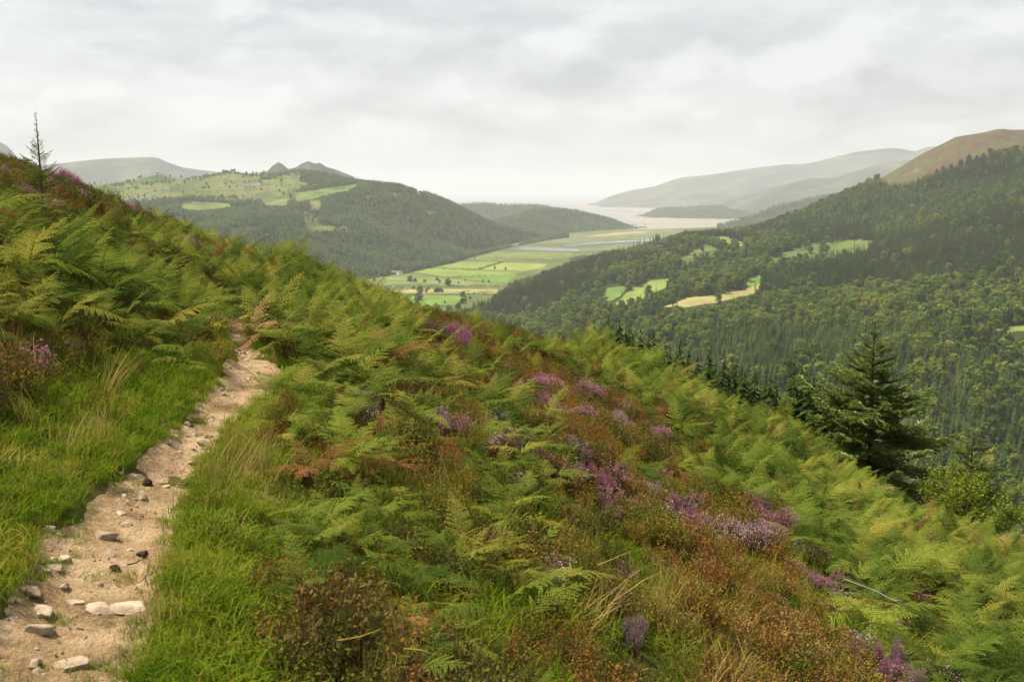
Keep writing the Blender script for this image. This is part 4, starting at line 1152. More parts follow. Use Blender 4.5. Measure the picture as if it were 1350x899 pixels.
def heather_mb(seed, R=0.2, H=0.28, sprigs=120, bloom=1.0, flowers=9, green=7):
    """heather: upright sprigs, green below, bells above; returns (foliage, blossom)"""
    r = np.random.default_rng(seed)
    f, b = MB(), MB()
    a = r.uniform(0, 6.28, sprigs); rr = np.sqrt(r.random(sprigs))
    base = np.stack([R * 0.45 * rr * np.cos(a), R * 0.45 * rr * np.sin(a), 0 * a - 0.02], 1)
    top = np.stack([R * rr * np.cos(a), R * rr * np.sin(a), H * (1 - 0.45 * rr ** 2) * r.uniform(0.75, 1.1, sprigs)], 1)
    ax = unit(top - base); L = np.linalg.norm(top - base, axis=1)
    s1 = unit(np.cross(ax, r.normal(size=(sprigs, 3))))
    w = 0.0022
    f.kites(base - s1 * w, base + s1 * w, top + s1 * w * 0.4, top - s1 * w * 0.4, 1)
    def bits(mbx, k, t0, t1, sz, m):
        t = r.uniform(t0, t1, (sprigs, k))
        p = base[:, None] + (top - base)[:, None] * t[..., None]
        p = p.reshape(-1, 3) + r.normal(0, 0.007, (sprigs * k, 3))
        axx = np.repeat(ax, k, 0)
        o = unit(axx * 0.8 + r.normal(size=p.shape) * 0.8); q = unit(np.cross(o, r.normal(size=p.shape)))
        s = sz * r.uniform(0.6, 1.3, (len(p), 1))
        mbx.kites(p, p + o * s + q * s * 0.5, p + o * s * 2, p + o * s - q * s * 0.5, m)
    bits(f, green, 0.25, 1.0 if bloom < 0.1 else 0.85, 0.010, 0)
    if bloom > 0.1:
        bits(b, flowers, 0.55, 1.04, 0.0075, 0)
    return f, b
def tuft_mb(seed, n=46, h=(0.12, 0.30), R=0.05, w=0.0032, bend=0.75, m=0):
    r = np.random.default_rng(seed)
    mb = MB()
    a = r.uniform(0, 6.28, n); b0 = np.stack([R * r.normal(size=n), R * r.normal(size=n), np.full(n, -0.02)], 1)
    H = r.uniform(*h, n); be = bend * r.uniform(0.3, 1.3, n)
    d = np.stack([np.cos(a), np.sin(a), 0 * a], 1); s = np.stack([-d[:, 1], d[:, 0], 0 * a], 1)
    def at(t):
        return b0 + d * (H * be * t ** 1.8)[:, None] + np.array([0, 0, 1.0]) * (H * (t - 0.32 * be * t ** 2.5))[:, None]
    p0, p1, p2, p3 = at(0), at(0.4), at(0.75), at(1.0)
    V = np.stack([p0 - s * w, p0 + s * w, p1 - s * w * 0.9, p1 + s * w * 0.9, p2 - s * w * 0.6, p2 + s * w * 0.6, p3], 1)
    i = np.arange(n)[:, None] * 7
    mb.add(V, np.vstack([i + np.array([[0, 1, 3, 2]]), i + np.array([[2, 3, 5, 4]])]), i + np.array([[4, 5, 6]]), m)
    return mb
def seed_head_mb(seed):
    mb = tuft_mb(seed, 26, (0.22, 0.42), 0.05, 0.0020, 0.4)
    return mb

# --- what grows where (areas measured on the ground through the picture)
Z_RIGHT = [(760, 445), (900, 488), (1060, 542), (1200, 655), (1420, 715), (1420, 960), (1260, 960), (1150, 830), (1080, 745), (1000, 660), (900, 570), (830, 505), (760, 475)]
Z_MID = [(305, 330), (400, 330), (470, 370), (560, 410), (640, 470), (650, 530), (560, 560), (450, 500), (385, 470), (330, 450), (300, 380)]
Z_LEFT = [(-200, 300), (0, 285), (130, 285), (200, 290), (310, 340), (315, 440), (200, 430), (120, 410), (-200, 440)]
Z_TOPLEFT = [(-200, 100), (0, 190), (60, 195), (170, 250), (200, 285), (130, 285), (0, 285), (-200, 300)]
Z_SHADE = [(-200, 440), (120, 415), (190, 440), (210, 470), (120, 500), (60, 560), (-200, 640)]
Z_GL = [(-200, 640), (20, 590), (70, 545), (125, 500), (200, 462), (270, 452), (325, 500), (260, 580), (130, 670), (20, 790), (-200, 960)]
Z_GR = [(140, 960), (195, 800), (215, 740), (240, 665), (262, 625), (290, 650), (290, 700), (320, 770), (380, 810), (430, 960)]
Z_GR2 = [(285, 560), (330, 520), (395, 470), (470, 500), (520, 540), (500, 575), (400, 570), (330, 600)]
Z_PALE = [(850, 745), (905, 735), (970, 770), (1060, 870), (1090, 960), (940, 960), (880, 830)]
Z_ORANGE = [(520, 398), (600, 410), (680, 425), (760, 450), (770, 480), (840, 530), (900, 590), (860, 610), (780, 590), (690, 520), (640, 460), (560, 430)]
Z_RUST = [(815, 590), (900, 610), (1000, 680), (1090, 760), (1150, 840), (1250, 960), (1080, 960), (1000, 810), (940, 760), (870, 730), (820, 650)]
def zone_weights(x, y):
    z = zground(x, y)
    px, py, d = PROJ(np.stack([x, y, z + 0.25], -1))
    jx = px + 30 * fbm(x / 0.8, y / 0.8, 91, 3) * np.clip(14 / d, 0.4, 1.2); jy = py + 18 * fbm(x / 0.8, y / 0.8, 92, 3) * np.clip(14 / d, 0.4, 1.2)
    fe = np.full(x.shape, 0.92); he = np.full(x.shape, 0.38); gr = np.full(x.shape, 0.12)
    kind = np.zeros(x.shape, int)           # heath sort: 0 green, 1 russet, 2 orange, 3 dark
    m = fbm(x / 1.3, y / 1.3, 93, 3)
    fe = fe + 0.9 * m; he = he - 0.7 * m
    kind = np.where(fbm(x / 0.9, y / 0.9, 94, 2) > 0.42, 1, kind)
    for zn, f_, h_, g_, kd in ((Z_RIGHT, 0.92, 0.16, 0.03, None), (Z_MID, 0.85, 0.3, 0.1, None), (Z_LEFT, 0.82, 0.35, 0.1, 0), (Z_TOPLEFT, 0.22, 0.85, 0.1, 3), (Z_SHADE, 0.34, 0.85, 0.6, 3),
                           (Z_ORANGE, 0.16, 0.95, 0.05, 2), (Z_RUST, 0.05, 1.0, 0.08, 1), (Z_GL, 0.04, 0.05, 1.0, None), (Z_GR, 0.02, 0.06, 1.0, None), (Z_GR2, 0.42, 0.4, 0.55, None), (Z_PALE, 0.06, 0.3, 0.9, 1)):
        i = inpoly(jx, jy, zn)
        fe = np.where(i, f_ + 0.3 * m, fe); he = np.where(i, h_ - 0.3 * m, he); gr = np.where(i, g_, gr)
        if kd is not None:
            kind = np.where(i, kd, kind)
    pale = inpoly(jx, jy, Z_PALE) | (inpoly(jx, jy, Z_GR2) & (m > 0.1))
    return fe, he, gr, kind, pale, px, py, d
def jitter_grid(cell, y0, y1, seed, margin=1.0):
    r = np.random.default_rng(seed)
    xs = np.arange(-17, 19, cell); ys = np.arange(y0, y1, cell)
    X, Y = np.meshgrid(xs, ys)
    X = X + r.uniform(-.5, .5, X.shape) * cell; Y = Y + r.uniform(-.5, .5, Y.shape) * cell
    ok = (X > -0.54 * Y - margin - 0.6) & (X < 0.56 * Y + margin)
    return X[ok], Y[ok], r
def off_path(x, y, k=1.0):
    return np.abs(x - path_x(y)) > path_w(y) * k
def normals_tilt(x, y, amt=0.35):
    e = 0.25
    gx_ = (zground(x + e, y) - zground(x - e, y)) / (2 * e); gy_ = (zground(x, y + e) - zground(x, y - e)) / (2 * e)
    return np.arctan(gy_) * amt, -np.arctan(gx_) * amt

HEATHERS = [  # px, py of the middle, width px, height px, sort, label
    (597, 440, 52, 24, 'bloom', 'bright magenta heather bush on the crest of the slope, brightest of all'),
    (562, 420, 44, 12, 'bloom_dusk', 'low dusky heather just behind the bright magenta bush'),
    (590, 541, 28, 18, 'bloom', 'small magenta heather alone among the ferns at mid slope'),
    (708, 490, 50, 16, 'bloom_dusk', 'dusky pink heather low on the orange heath band'),
    (745, 531, 44, 24, 'bloom', 'magenta pink heather bush beside the orange heath'),
    (786, 517, 44, 24, 'bloom_dusk', 'dusky pink heather bush next to the magenta one by the orange heath'),
    (818, 541, 36, 18, 'bloom_pale', 'pale mauve heather at the end of the pink row'),
    (868, 564, 44, 18, 'bloom_dusk', 'dusky heather bush at the edge of the green bracken'),
    (770, 582, 44, 20, 'bloom_pale', 'pale mauve heather below the pink heathers, among ferns'),
    (790, 617, 36, 24, 'bloom', 'purple heather bush left of the russet heath'),
    (808, 655, 26, 14, 'bloom', 'small purple heather on the left edge of the russet heath'),
    (858, 634, 48, 20, 'bloom_pale', 'pale mauve heather above the russet heath'),
    (893, 653, 30, 22, 'bloom_dusk', 'dusky heather between the pale mauve and deep magenta bushes'),
    (920, 687, 46, 22, 'bloom', 'deep magenta heather left of the large mauve bush'),
    (972, 702, 88, 40, 'bloom_pale', 'large pale mauve heather bush at the middle of the right slope'),
    (1000, 668, 56, 34, 'bloom_dusk', 'tall pink heather bush behind the large mauve one'),
    (1012, 685, 40, 24, 'bloom', 'magenta heather between the tall pink and the large mauve bushes'),
    (1068, 742, 46, 30, 'bloom_dusk', 'dusky purple heather above the russet heath, right of the mauve bush'),
    (1105, 748, 18, 10, 'bloom', 'tiny magenta heather above the bleached branch'),
    (1221, 772, 20, 12, 'bloom', 'tiny magenta heather right of the bleached branch'),
    (1166, 850, 24, 14, 'bloom', 'small magenta heather below the bleached branch'),
    (1188, 850, 40, 30, 'bloom_pale', 'faded mauve heather below the bleached branch'),
    (75, 216, 46, 20, 'bloom', 'bright magenta heather behind the little spruce on the bank top'),
    (40, 252, 46, 28, 'bloom_dusk', 'dusky heather left of the little spruce on the bank'),
    (88, 252, 44, 22, 'bloom_dusk', 'pink heather right of the little spruce on the bank'),
    (185, 268, 40, 14, 'bloom', 'magenta heather on the skyline of the left bank'),
    (196, 283, 36, 12, 'bloom_dusk', 'pink heather on the left bank just below the skyline one'),
    (245, 312, 40, 14, 'bloom_dusk', 'dusky heather where the left bank skyline drops'),
    (12, 218, 40, 16, 'bloom_dusk', 'dusky heather at the highest edge of the left bank'),
    (845, 810, 30, 22, 'bloom_pale', 'faded heather sprigs beside the pale dry grass')]
HP = [heather_mb(600 + i, 0.2, 0.26, 170, 1.0, 12, 6) for i in range(4)]
hme = {(i, s): (HP[i][0].mesh('foliage', [M['heath_dark'], M['twig']]), HP[i][1].mesh('blossom', M[s])) for i in range(4) for s in ('bloom', 'bloom_pale', 'bloom_dusk')}
h_xy = []
for i, (a, b, w_, h_, s, lb) in enumerate(HEATHERS):
    p = ground_at(a, b, 0.22)
    dist = PROJ(p)[2]
    wm = w_ / F * dist; hm = max(h_ / F * dist * 1.1, 0.2)
    k_ = max(1, int(round(wm / 0.42)))
    o = thing('heather_bush', lb, 'heather', tuple(p), (0, 0, 0), 'flowering heather bushes on the slope')
    rr_ = random.Random(i)
    for j in range(k_ * 3 + 1):
        dx = rr_.gauss(0, 0.32) * wm; dy = rr_.gauss(0, 0.35) * max(wm, 0.35)
        q = (p[0] + dx, p[1] + dy)
        gz = float(zground(np.array(q[0]), np.array(q[1]))) - p[2]
        sc_ = min(1.25, wm / (0.4 * max(1, k_ * 0.75))) * rr_.uniform(0.45, 0.95); sz_ = hm / 0.26 * rr_.uniform(0.6, 1.25)
        ra = rr_.uniform(0, 6.28); v = (i + j) % 4
        for nm, me_ in (('foliage', hme[(v, s)][0]), ('blossom', hme[(v, s)][1])):
            c_ = link(nm, me_, o, (dx, dy, gz), (0, 0, ra), (sc_, sc_, sz_))
    h_xy.append((p[0], p[1], max(0.22, wm * 0.5)))
h_xy = np.array(h_xy)
def clear_of(x, y, k=0.9):
    d2 = ((x[:, None] - h_xy[:, 0]) ** 2 + (y[:, None] - h_xy[:, 1] + 0.0) ** 2) - (h_xy[:, 2] * k) ** 2
    # keep also a little of the sight line in front of each bush open
    d3 = ((x[:, None] - h_xy[:, 0] * 0.955) ** 2 + (y[:, None] - h_xy[:, 1] * 0.955) ** 2) - (h_xy[:, 2] * 0.75) ** 2
    return (d2.min(1) > 0) & (d3.min(1) > 0)

def blocks_heather(x, y, h, r_):
    """plants that would stand in front of a flowering bush"""
    z = zground(x, y); a, b, dd = PROJ(np.stack([x, y, z + h], -1)); wpx = 0.25 * F / dd
    out = np.zeros(x.shape, bool)
    for q_, ((hx, hy, hr), H_) in enumerate(zip(h_xy, HEATHERS)):
        dh = math.hypot(hx, hy)
        out |= (np.hypot(x, y) < dh) & (np.abs(a - H_[0]) < H_[2] / 2 + wpx * 0.7) & (b < H_[1] + H_[3] * 0.3) & (np.hypot(x, y) > dh - (9 if q_ == 0 else 3.2))
    return out & (r_.random(x.shape) < 0.9)
# bracken
X, Y, r = jitter_grid(0.25, 2.6, 31, 701, 1.5)
fe, he, gr, kind, pale, px, py, d = zone_weights(X, Y)
on = (r.random(len(X)) < np.clip(fe, 0, 1)) & (off_path(X, Y, 1.55) | ((Y > 12.6) & (Y < 20.5) & off_path(X, Y, 0.3))) & clear_of(X, Y) & (Y > 3.3)
# the strip beside the path stays low
dp = X - path_x(Y)
on &= ~((Y < 6.6) & (dp < 0.8) & (dp > -1.0) & (r.random(len(X)) < 0.93))
on &= ~((Y < 11.2) & (dp < 0.5) & (dp > -0.9) & (r.random(len(X)) < 0.75))
on &= ~blocks_heather(X, Y, 0.95, np.random.default_rng(9))
X, Y, px, py, d = X[on], Y[on], px[on], py[on], d[on]
n = len(X)
big = fbm(X / 2.2, Y / 2.2, 95, 2)
sc_f = r.uniform(0.5, 0.9, n) * (1 + 0.5 * big) * np.clip(0.42 + d / 17, 0.55, 1.0)
sc_f *= np.where(inpoly(px, py, Z_MID), 1.22, np.where(inpoly(px, py, Z_RIGHT), 1.1, np.where(inpoly(px, py, Z_LEFT), 1.0, np.where(inpoly(px, py, Z_TOPLEFT), 0.75, 0.95))))
tx_, ty_ = normals_tilt(X, Y, 0.3)
rot_f = np.stack([tx_ + r.normal(0, 0.1, n), ty_ + r.normal(0, 0.1, n), r.uniform(0, 6.28, n)], 1)
tone = r.random(n); lean = fbm(X / 1.1, Y / 1.1, 96, 2)
sort = np.where(tone < 0.045 + 0.10 * np.clip(lean, 0, 1), 2, np.where(tone > 0.91, 1, 0))      # 0 green 1 yellow-green 2 rusty
sort = np.where(inpoly(px, py, Z_RIGHT) & (sort == 2) & (tone > 0.04), 0, sort)
Zg = zground(X, Y)
inview = (px > -10) & (px < 1360) & (py < 925)
cand = np.nonzero(inview & (d < 14))[0]
cand = cand[np.argsort(d[cand])][:230]
ind = np.zeros(n, bool); ind[cand] = True
fern_items = []
mats3 = [M['fern'], M['fern_pale'], M['fern_dead']]
fr_me = [[f.mesh('frond', [mm, M['stipe']]) for f in FR_HI] for mm in mats3]
FERN_LABEL = ['green bracken fern with spreading fronds on the near slope', 'pale yellow green bracken fern on the near slope', 'rust brown withered bracken fern on the near slope']
FERN_GROUP = ['green bracken ferns near the path', 'yellow green bracken ferns near the path', 'withered bracken ferns near the path']
for i in cand:
    o = thing('bracken_fern', FERN_LABEL[sort[i]], 'fern', (X[i], Y[i], Zg[i]), tuple(rot_f[i]), FERN_GROUP[sort[i]], float(sc_f[i]))
    fern_items.append((o, ('large ' if sc_f[i] > 0.75 else ('small ' if sc_f[i] < 0.5 else '')) + ['green bracken fern', 'yellow green bracken fern', 'rust brown withered fern'][sort[i]], float(px[i]), float(py[i]) - 20))
    k_ = int(r.integers(5, 9)); a0 = r.uniform(0, 6.28)
    for j in range(k_):
        link('frond', fr_me[sort[i]][int(r.integers(8))], o, (r.normal(0, .05), r.normal(0, .05), -0.02), (0, r.normal(0, 0.12), a0 + 6.28 * j / k_ + r.normal(0, .35)), float(r.uniform(0.5, 1.1)))
protos_f = [('bracken_clump', c.mesh('bracken_clump', [mm, M['stipe']])) for mm in mats3 for c in CL_HI] + [('bracken_clump', c.mesh('bracken_clump', [mm, M['stipe']])) for mm in mats3 for c in CL_LO]
m_ = ~ind
scatter('bracken_cover', protos_f, np.stack([X, Y, Zg], 1)[m_], rot_f[m_], sc_f[m_], (r.integers(0, 5, n) + 5 * sort + np.where(d > 11, 15, 0))[m_])
fern_xy = np.stack([X, Y], 1)

# heath: bilberry and green heather
X, Y, r = jitter_grid(0.165, 2.4, 30, 702, 1.0)
fe, he, gr, kind, pale, px, py, d = zone_weights(X, Y)
on = (r.random(len(X)) < np.clip(he, 0.06, 1)) & off_path(X, Y, 1.3) & clear_of(X, Y, 0.8)
dp = X - path_x(Y)
on &= ~((Y < 9) & (dp < np.where(Y < 6.5, 0.7, 0.45)) & (dp > -0.9) & (r.random(len(X)) < 0.9))
X, Y, kind, d = X[on], Y[on], kind[on], d[on]; n = len(X)
LF = [leafy_mb(620 + i, 0.17, 0.24, 560, 26, (0.0055, 0.0095)) for i in range(4)]
HG = [heather_mb(640 + i, 0.16, 0.24, 110, 0.0, 0, 11)[0] for i in range(3)]
ph = []
for mm in ('heath', 'heath_red', 'heath_orange', 'heath_dark'):
    ph += [('heath_shrub', c.mesh('heath_shrub', [M[mm], M['twig']])) for c in LF]
for mm in ('heath_dark', 'heath_red'):
    ph += [('heather_tuft', c.mesh('heather_tuft', [M[mm], M['twig']])) for c in HG]
u = r.random(n)
kind = np.where((kind == 3) & (r.random(n) < 0.55), 0, kind)
kk_ = np.where(u < 0.72, kind, np.where(u < 0.82, 0, np.where((u < 0.92) & (kind != 3), 1, kind)))
idx = kk_ * 4 + r.integers(0, 4, n)
hv = r.random(n) < np.where(kind == 3, 0.6, np.where(kind == 1, 0.4, 0.22))
idx = np.where(hv, 16 + r.integers(0, 3, n) + 3 * (kind == 1), idx)
tx_, ty_ = normals_tilt(X, Y, 0.6)
s_ = r.uniform(0.6, 1.25, n) * (1 + 0.45 * fbm(X / 0.7, Y / 0.7, 97, 2))
scatter('heath_cover', ph, np.stack([X, Y, zground(X, Y)], 1), np.stack([tx_ + r.normal(0, .12, n), ty_ + r.normal(0, .12, n), r.uniform(0, 6.28, n)], 1), s_, idx)

# grass
TU = [tuft_mb(660 + i, 60, (0.05, 0.155), 0.055, 0.0026, 0.95) for i in range(5)]
SH = [tuft_mb(670 + i, 40, (0.03, 0.085), 0.04, 0.0022, 0.6) for i in range(3)]
SD = [seed_head_mb(680 + i) for i in range(3)]
pg = [('grass_tuft', c.mesh('grass_tuft', M['grass'])) for c in TU] + [('grass_tuft', c.mesh('grass_tuft', M['grass_dry'])) for c in TU] + [('grass_tuft', c.mesh('grass_tuft', M['grass'])) for c in SH] + [('grass_tuft', c.mesh('grass_tuft', M['grass_dry'])) for c in SD]
PT, RT, ST, IT = [], [], [], []
for cell, y0, y1, seed in ((0.062, 2.2, 7.0, 703), (0.085, 7.0, 14.0, 704), (0.16, 14.0, 30.0, 705)):
    X, Y, r = jitter_grid(cell, y0, y1, seed, 0.6)
    fe, he, gr, kind, pale, px, py, d = zone_weights(X, Y)
    dp = X - path_x(Y); w_ = path_w(Y)
    verge = np.exp(-((np.abs(dp) - w_ - 0.15) / 0.28) ** 2)
    g = np.clip(np.maximum(gr, 0.9 * verge), 0.26, 1)
    edge_n = np.minimum(0.93 + 0.3 * fbm(X / 0.35, Y / 0.35, 98, 3), 1.01)
    on = (r.random(len(X)) < g) & (np.abs(dp) > w_ * edge_n) & clear_of(X, Y, 0.6)
    X, Y, pale, dp, w_ = X[on], Y[on], pale[on], dp[on], w_[on]; n = len(X)
    lump = fbm(X / 0.45, Y / 0.45, 99, 2)
    s = r.uniform(0.6, 1.1, n) * (1 + 0.5 * lump) * np.clip(0.6 + (np.abs(dp) - w_) / 0.4, 0.5, 1.0)
    s = np.where(np.abs(dp) > 1.2, np.maximum(s, 0.8), s)
    dry = r.random(n) < np.where(pale, 0.4, 0.05)
    ix = np.where(dry, np.where(r.random(n) < 0.5, 5 + r.integers(0, 5, n), 13 + r.integers(0, 3, n)), r.integers(0, 5, n))
    tx_, ty_ = normals_tilt(X, Y, 0.8)
    PT.append(np.stack([X, Y, zground(X, Y)], 1)); RT.append(np.stack([tx_ + r.normal(0, .15, n), ty_ + r.normal(0, .15, n), r.uniform(0, 6.28, n)], 1)); ST.append(s); IT.append(ix)
# turf patches on the worn path
X, Y, r = jitter_grid(0.045, 2.2, 8.5, 706, 0.3)
u_ = (X - path_x(Y)) / path_w(Y)
patch = fbm(X / 0.20, Y / 0.16, 100, 3) + 0.22 * np.clip(np.abs(u_) - 0.4, 0, 1) * 2 + 0.62 * np.exp(-((Y - 3.6) / 0.75) ** 2 - ((u_ - 0.75) / 0.42) ** 2)
on = (np.abs(u_) < 1.1) & (patch > 0.36) & (r.random(len(X)) < 0.8)
X, Y = X[on], Y[on]; n = len(X)
PT.append(np.stack([X, Y, zpath(X, Y)], 1)); RT.append(upright(n, r, 0.2)); ST.append(r.uniform(0.35, 0.75, n)); IT.append(10 + r.integers(0, 3, n))
scatter('grass_cover', pg, np.vstack(PT), np.vstack(RT), np.concatenate(ST), np.concatenate(IT))

# --- stones and clods on the path
def stone_mesh(seed, mat, name='stone', sub=3, cuts=14):
    r_ = np.random.default_rng(seed)
    bm = bmesh.new(); bmesh.ops.create_icosphere(bm, subdivisions=sub, radius=1.0)
    pl = [(unit(r_.normal(size=3)), r_.uniform(0.42, 0.8)) for _ in range(cuts)]
    for v in bm.verts:
        c = np.array(v.co)
        for nn, dd in pl:
            e = c @ nn - dd
            if e > 0:
                c = c - nn * e * 0.92
        c = c * (1 + 0.05 * math.sin(7 * c[0] + seed) * math.cos(6 * c[1]))
        v.co = c
    me = bpy.data.meshes.new(name); bm.to_mesh(me); bm.free()
    me.materials.append(mat)
    return me
ST_ME = [stone_mesh(720 + i, M['stone']) for i in range(5)] + [stone_mesh(730 + i, M['stone_grey']) for i in range(3)]
STONES = [(58, 801, 30, 26, 0, 'upright pale rounded stone on the left of the path'), (45, 826, 44, 26, 5, 'largest grey angular stone below the upright pale stone'), (86, 872, 52, 22, 1, 'long pale flat slab lying nearest on the path'),
          (134, 801, 44, 14, 2, 'narrow pale slab bedded in the middle of the path'), (172, 797, 56, 14, 3, 'long pale slab at the grassy right edge of the path'), (135, 703, 34, 20, 6, 'rounded grey stone sunk in the middle of the path'),
          (36, 776, 34, 12, 7, 'flat grey stone on the left verge of the path'), (72, 746, 26, 14, 0, 'pale stone beside small turf tufts on the left of the path'), (82, 735, 24, 12, 4, 'flat pale stone just above the turf tuft stone'),
          (96, 793, 24, 8, 1, 'low pale stone in the path right of the upright stone'), (268, 581, 20, 10, 2, 'white stone where the path narrows by the fern'), (166, 689, 16, 9, 3, 'small pale stone at the bend of the path'),
          (103, 826, 14, 6, 6, 'thin grey stone chip in the middle of the near path'), (42, 878, 18, 8, 7, 'small grey stone at the near left of the path'), (12, 791, 18, 10, 4, 'pale stone at the left border of the path'),
          (311, 448, 16, 7, 0, 'stone step at the far end of the path'), (318, 460, 14, 6, 5, 'grey stone below the far stone step'), (352, 487, 14, 6, 1, 'pale stone on the right of the far path bend'), (20, 815, 16, 10, 2, 'pale stone left of the largest grey stone'),
          (69, 829, 10, 9, 3, 'small white stone right of the largest grey stone'), (121, 744, 12, 6, 6, 'little grey stone by the turf patch in the path'), (218, 640, 12, 6, 4, 'little pale stone right of the black clod'), (157, 742, 12, 5, 1, 'little pale stone left of the brown clods')]
def path_at(px_, py_):
    Y_ = np.arange(2.2, 24, 0.01); P_ = U(px_, py_, Y_)
    h_ = np.where(off_path(P_[:, 0], P_[:, 1], 1.15), zground(P_[:, 0], P_[:, 1]), zpath(P_[:, 0], P_[:, 1]))
    k_ = np.nonzero(P_[:, 2] <= h_)[0][0]
    return np.array([P_[k_, 0], P_[k_, 1], h_[k_]])
for i, (a, b, w_, h_, v, lb) in enumerate(STONES):
    p = path_at(a, b + h_ * 0.25); dd = PROJ(p)[2]
    sx = w_ / F * dd / 1.6; sz = h_ / F * dd / 1.8
    o = link('stone', ST_ME[v], None, (p[0], p[1], p[2] - sz * 0.15), (0.22 * math.sin(i), 0.2 * math.cos(i * 2), 0.5 * math.sin(i * 3.1)), (sx * 1.05, max(sx * 0.75, sz), max(sz, 0.3 * sx) * 1.1))
    tag(o, lb, 'stone', 'stones lying on the path')
r = np.random.default_rng(77)
SM_ME = [stone_mesh(740 + i, M['stone'], 'stone', 1, 6) for i in range(4)] + [stone_mesh(750 + i, M['stone_grey'], 'stone', 1, 6) for i in range(2)]
for i in range(180):
    y = 2.7 + 9 * r.random() ** 1.6; u_ = np.clip(r.normal(-0.3, 0.6), -1.02, 1.0); x = float(path_x(y) + u_ * path_w(y))
    s = 0.007 + 0.036 * r.random() ** 2.6
    o = link('stone', SM_ME[int(r.integers(6))], None, (x, y, float(zpath(np.array(x), np.array(y))) - s * 0.05), tuple(r.uniform(0, 6.28, 3) * np.array([.1, .1, 1])), (s * r.uniform(.8, 1.6), s * r.uniform(.8, 1.3), s * r.uniform(.5, .9)))
    tag(o, 'small loose stone chip lying on the bare earth of the path', 'stone', 'loose stone chips on the path')
X, Y, r = jitter_grid(0.035, 2.2, 12.5, 707, 0.3)
u_ = (X - path_x(Y)) / path_w(Y)
on = (np.abs(u_) < 1.05) & (r.random(len(X)) < np.clip(0.22 + 0.5 * fbm(X / .3, Y / .3, 101, 2), 0.03, 0.7))
X, Y = X[on], Y[on]; n = len(X)
scatter('gravel', [('pebble', m__) for m__ in SM_ME], np.stack([X, Y, zpath(X, Y)], 1), r.uniform(0, 6.28, (n, 3)), r.uniform(0.25, 1.0, n)[:, None] ** 2 * np.array([[0.011, 0.009, 0.006]]) + 0.0015, r.integers(0, 6, n))
CLOD = [stone_mesh(760 + i, M['dung'], 'clod', 3, 5) for i in range(2)]
for a, b, w_, h_, lb in ((194, 637, 11, 8, 'black rounded clod lying in the middle of the path'), (252, 639, 14, 3, 'flat dark clod at the right edge of the path'), (187, 730, 14, 4, 'dark brown clod at the grassy right edge of the near path'), (152, 748, 14, 3, 'flat dark brown clod left of the larger clod')):
    p = path_at(a, b + h_ * 0.4); dd = PROJ(p)[2]
    o = link('clod', CLOD[w_ % 2], None, (p[0], p[1], p[2] + h_ / F * dd * 0.35), (0.2, 0.1, a), (w_ / F * dd / 1.4, w_ / F * dd / 1.6, h_ / F * dd / 1.3))
    tag(o, lb, 'clod', 'dark clods on the path')

def stick(name, label, cat, pix, rad, mat, lift, group=None, forks=()):
    pts = []
    for a, b in pix:
        g = ground_at(a, b, lift); pts.append((g[0], g[1], g[2] + lift))
    base = np.array(pts[0]); pts = np.array(pts) - base
    mb = MB(); mb.tube(pts, np.linspace(rad, rad * 0.45, len(pts)), 6, 0)
    for (k_, dv) in forks:
        q = pts[k_]; mb.tube([q, q + np.array(dv) * 0.5, q + np.array(dv)], [rad * 0.5, rad * 0.4, rad * 0.2], 5, 0)
    return tag(link(name, mb.mesh(name, mat), None, tuple(base)), label, cat, group)
stick('dead_branch', 'bleached bare branch lying on the heath at the right', 'branch', [(1112, 765), (1135, 772), (1158, 781), (1176, 791), (1196, 799)], 0.007, M['deadwood'], 0.42, None, [(3, (0.12, 0.05, -0.03))])
stick('yellow_bracken', 'bent yellow bracken stem near the pale grass', 'stem', [(788, 745), (808, 737), (832, 727)], 0.004, M['stipe_yellow'], 0.34, 'yellow bracken stems')
stick('yellow_bracken', 'yellow bracken stem low in the near undergrowth', 'stem', [(532, 858), (555, 859), (580, 866)], 0.004, M['stipe_yellow'], 0.26, 'yellow bracken stems')
stick('yellow_bracken', 'yellowish bracken stem left of the low yellow one', 'stem', [(444, 847), (475, 842), (503, 830)], 0.004, M['stipe_yellow'], 0.24, 'yellow bracken stems')
stick('twig', 'thin dark twig beside the dark clods on the path', 'twig', [(168, 746), (178, 744), (192, 737)], 0.004, M['bark'], 0.01)

SHORT = {0: 'the brightest magenta heather', 2: 'the small lone magenta heather', 3: 'the low dusky pink heather', 4: 'the magenta heather by the orange heath', 5: 'the dusky pink heather in the pink row', 6: 'the mauve heather ending the pink row',
         8: 'the mauve heather among ferns', 9: 'the purple heather by the russet heath', 10: 'the little purple russet-edge heather', 11: 'the mauve heather above the russet heath', 13: 'the deep magenta heather', 14: 'the large mauve heather', 15: 'the tall pink heather',
         17: 'the dusky purple heather', 20: 'the small magenta heather under the branch', 21: 'the faded mauve heather', 22: 'the magenta heather by the little spruce', 25: 'the magenta heather on the bank skyline', 29: 'the faded heather by the dry grass'}
FMARKS = [(t, HEATHERS[i][0], HEATHERS[i][1]) for i, t in SHORT.items()] + [('the bleached branch', 1155, 780), ('the bent yellow stem', 808, 737), ('the low yellow stem', 555, 860), ('the left yellow stem', 475, 842), ('the black clod on the path', 194, 637),
          ('the flat dark clod by the path', 252, 639), ('the white stone where the path narrows', 268, 581), ('the far bend of the path', 340, 485), ('the far end of the path', 318, 445), ('the large grey path stone', 45, 826), ('the long pale slab on the path', 172, 797),
          ('the pale dry grass', 930, 770), ('the large spruce', 1155, 600), ('the thin spruce seedling', 934, 570), ('the right verge of the path', 250, 690)]
say_where(fern_items, FMARKS, set())

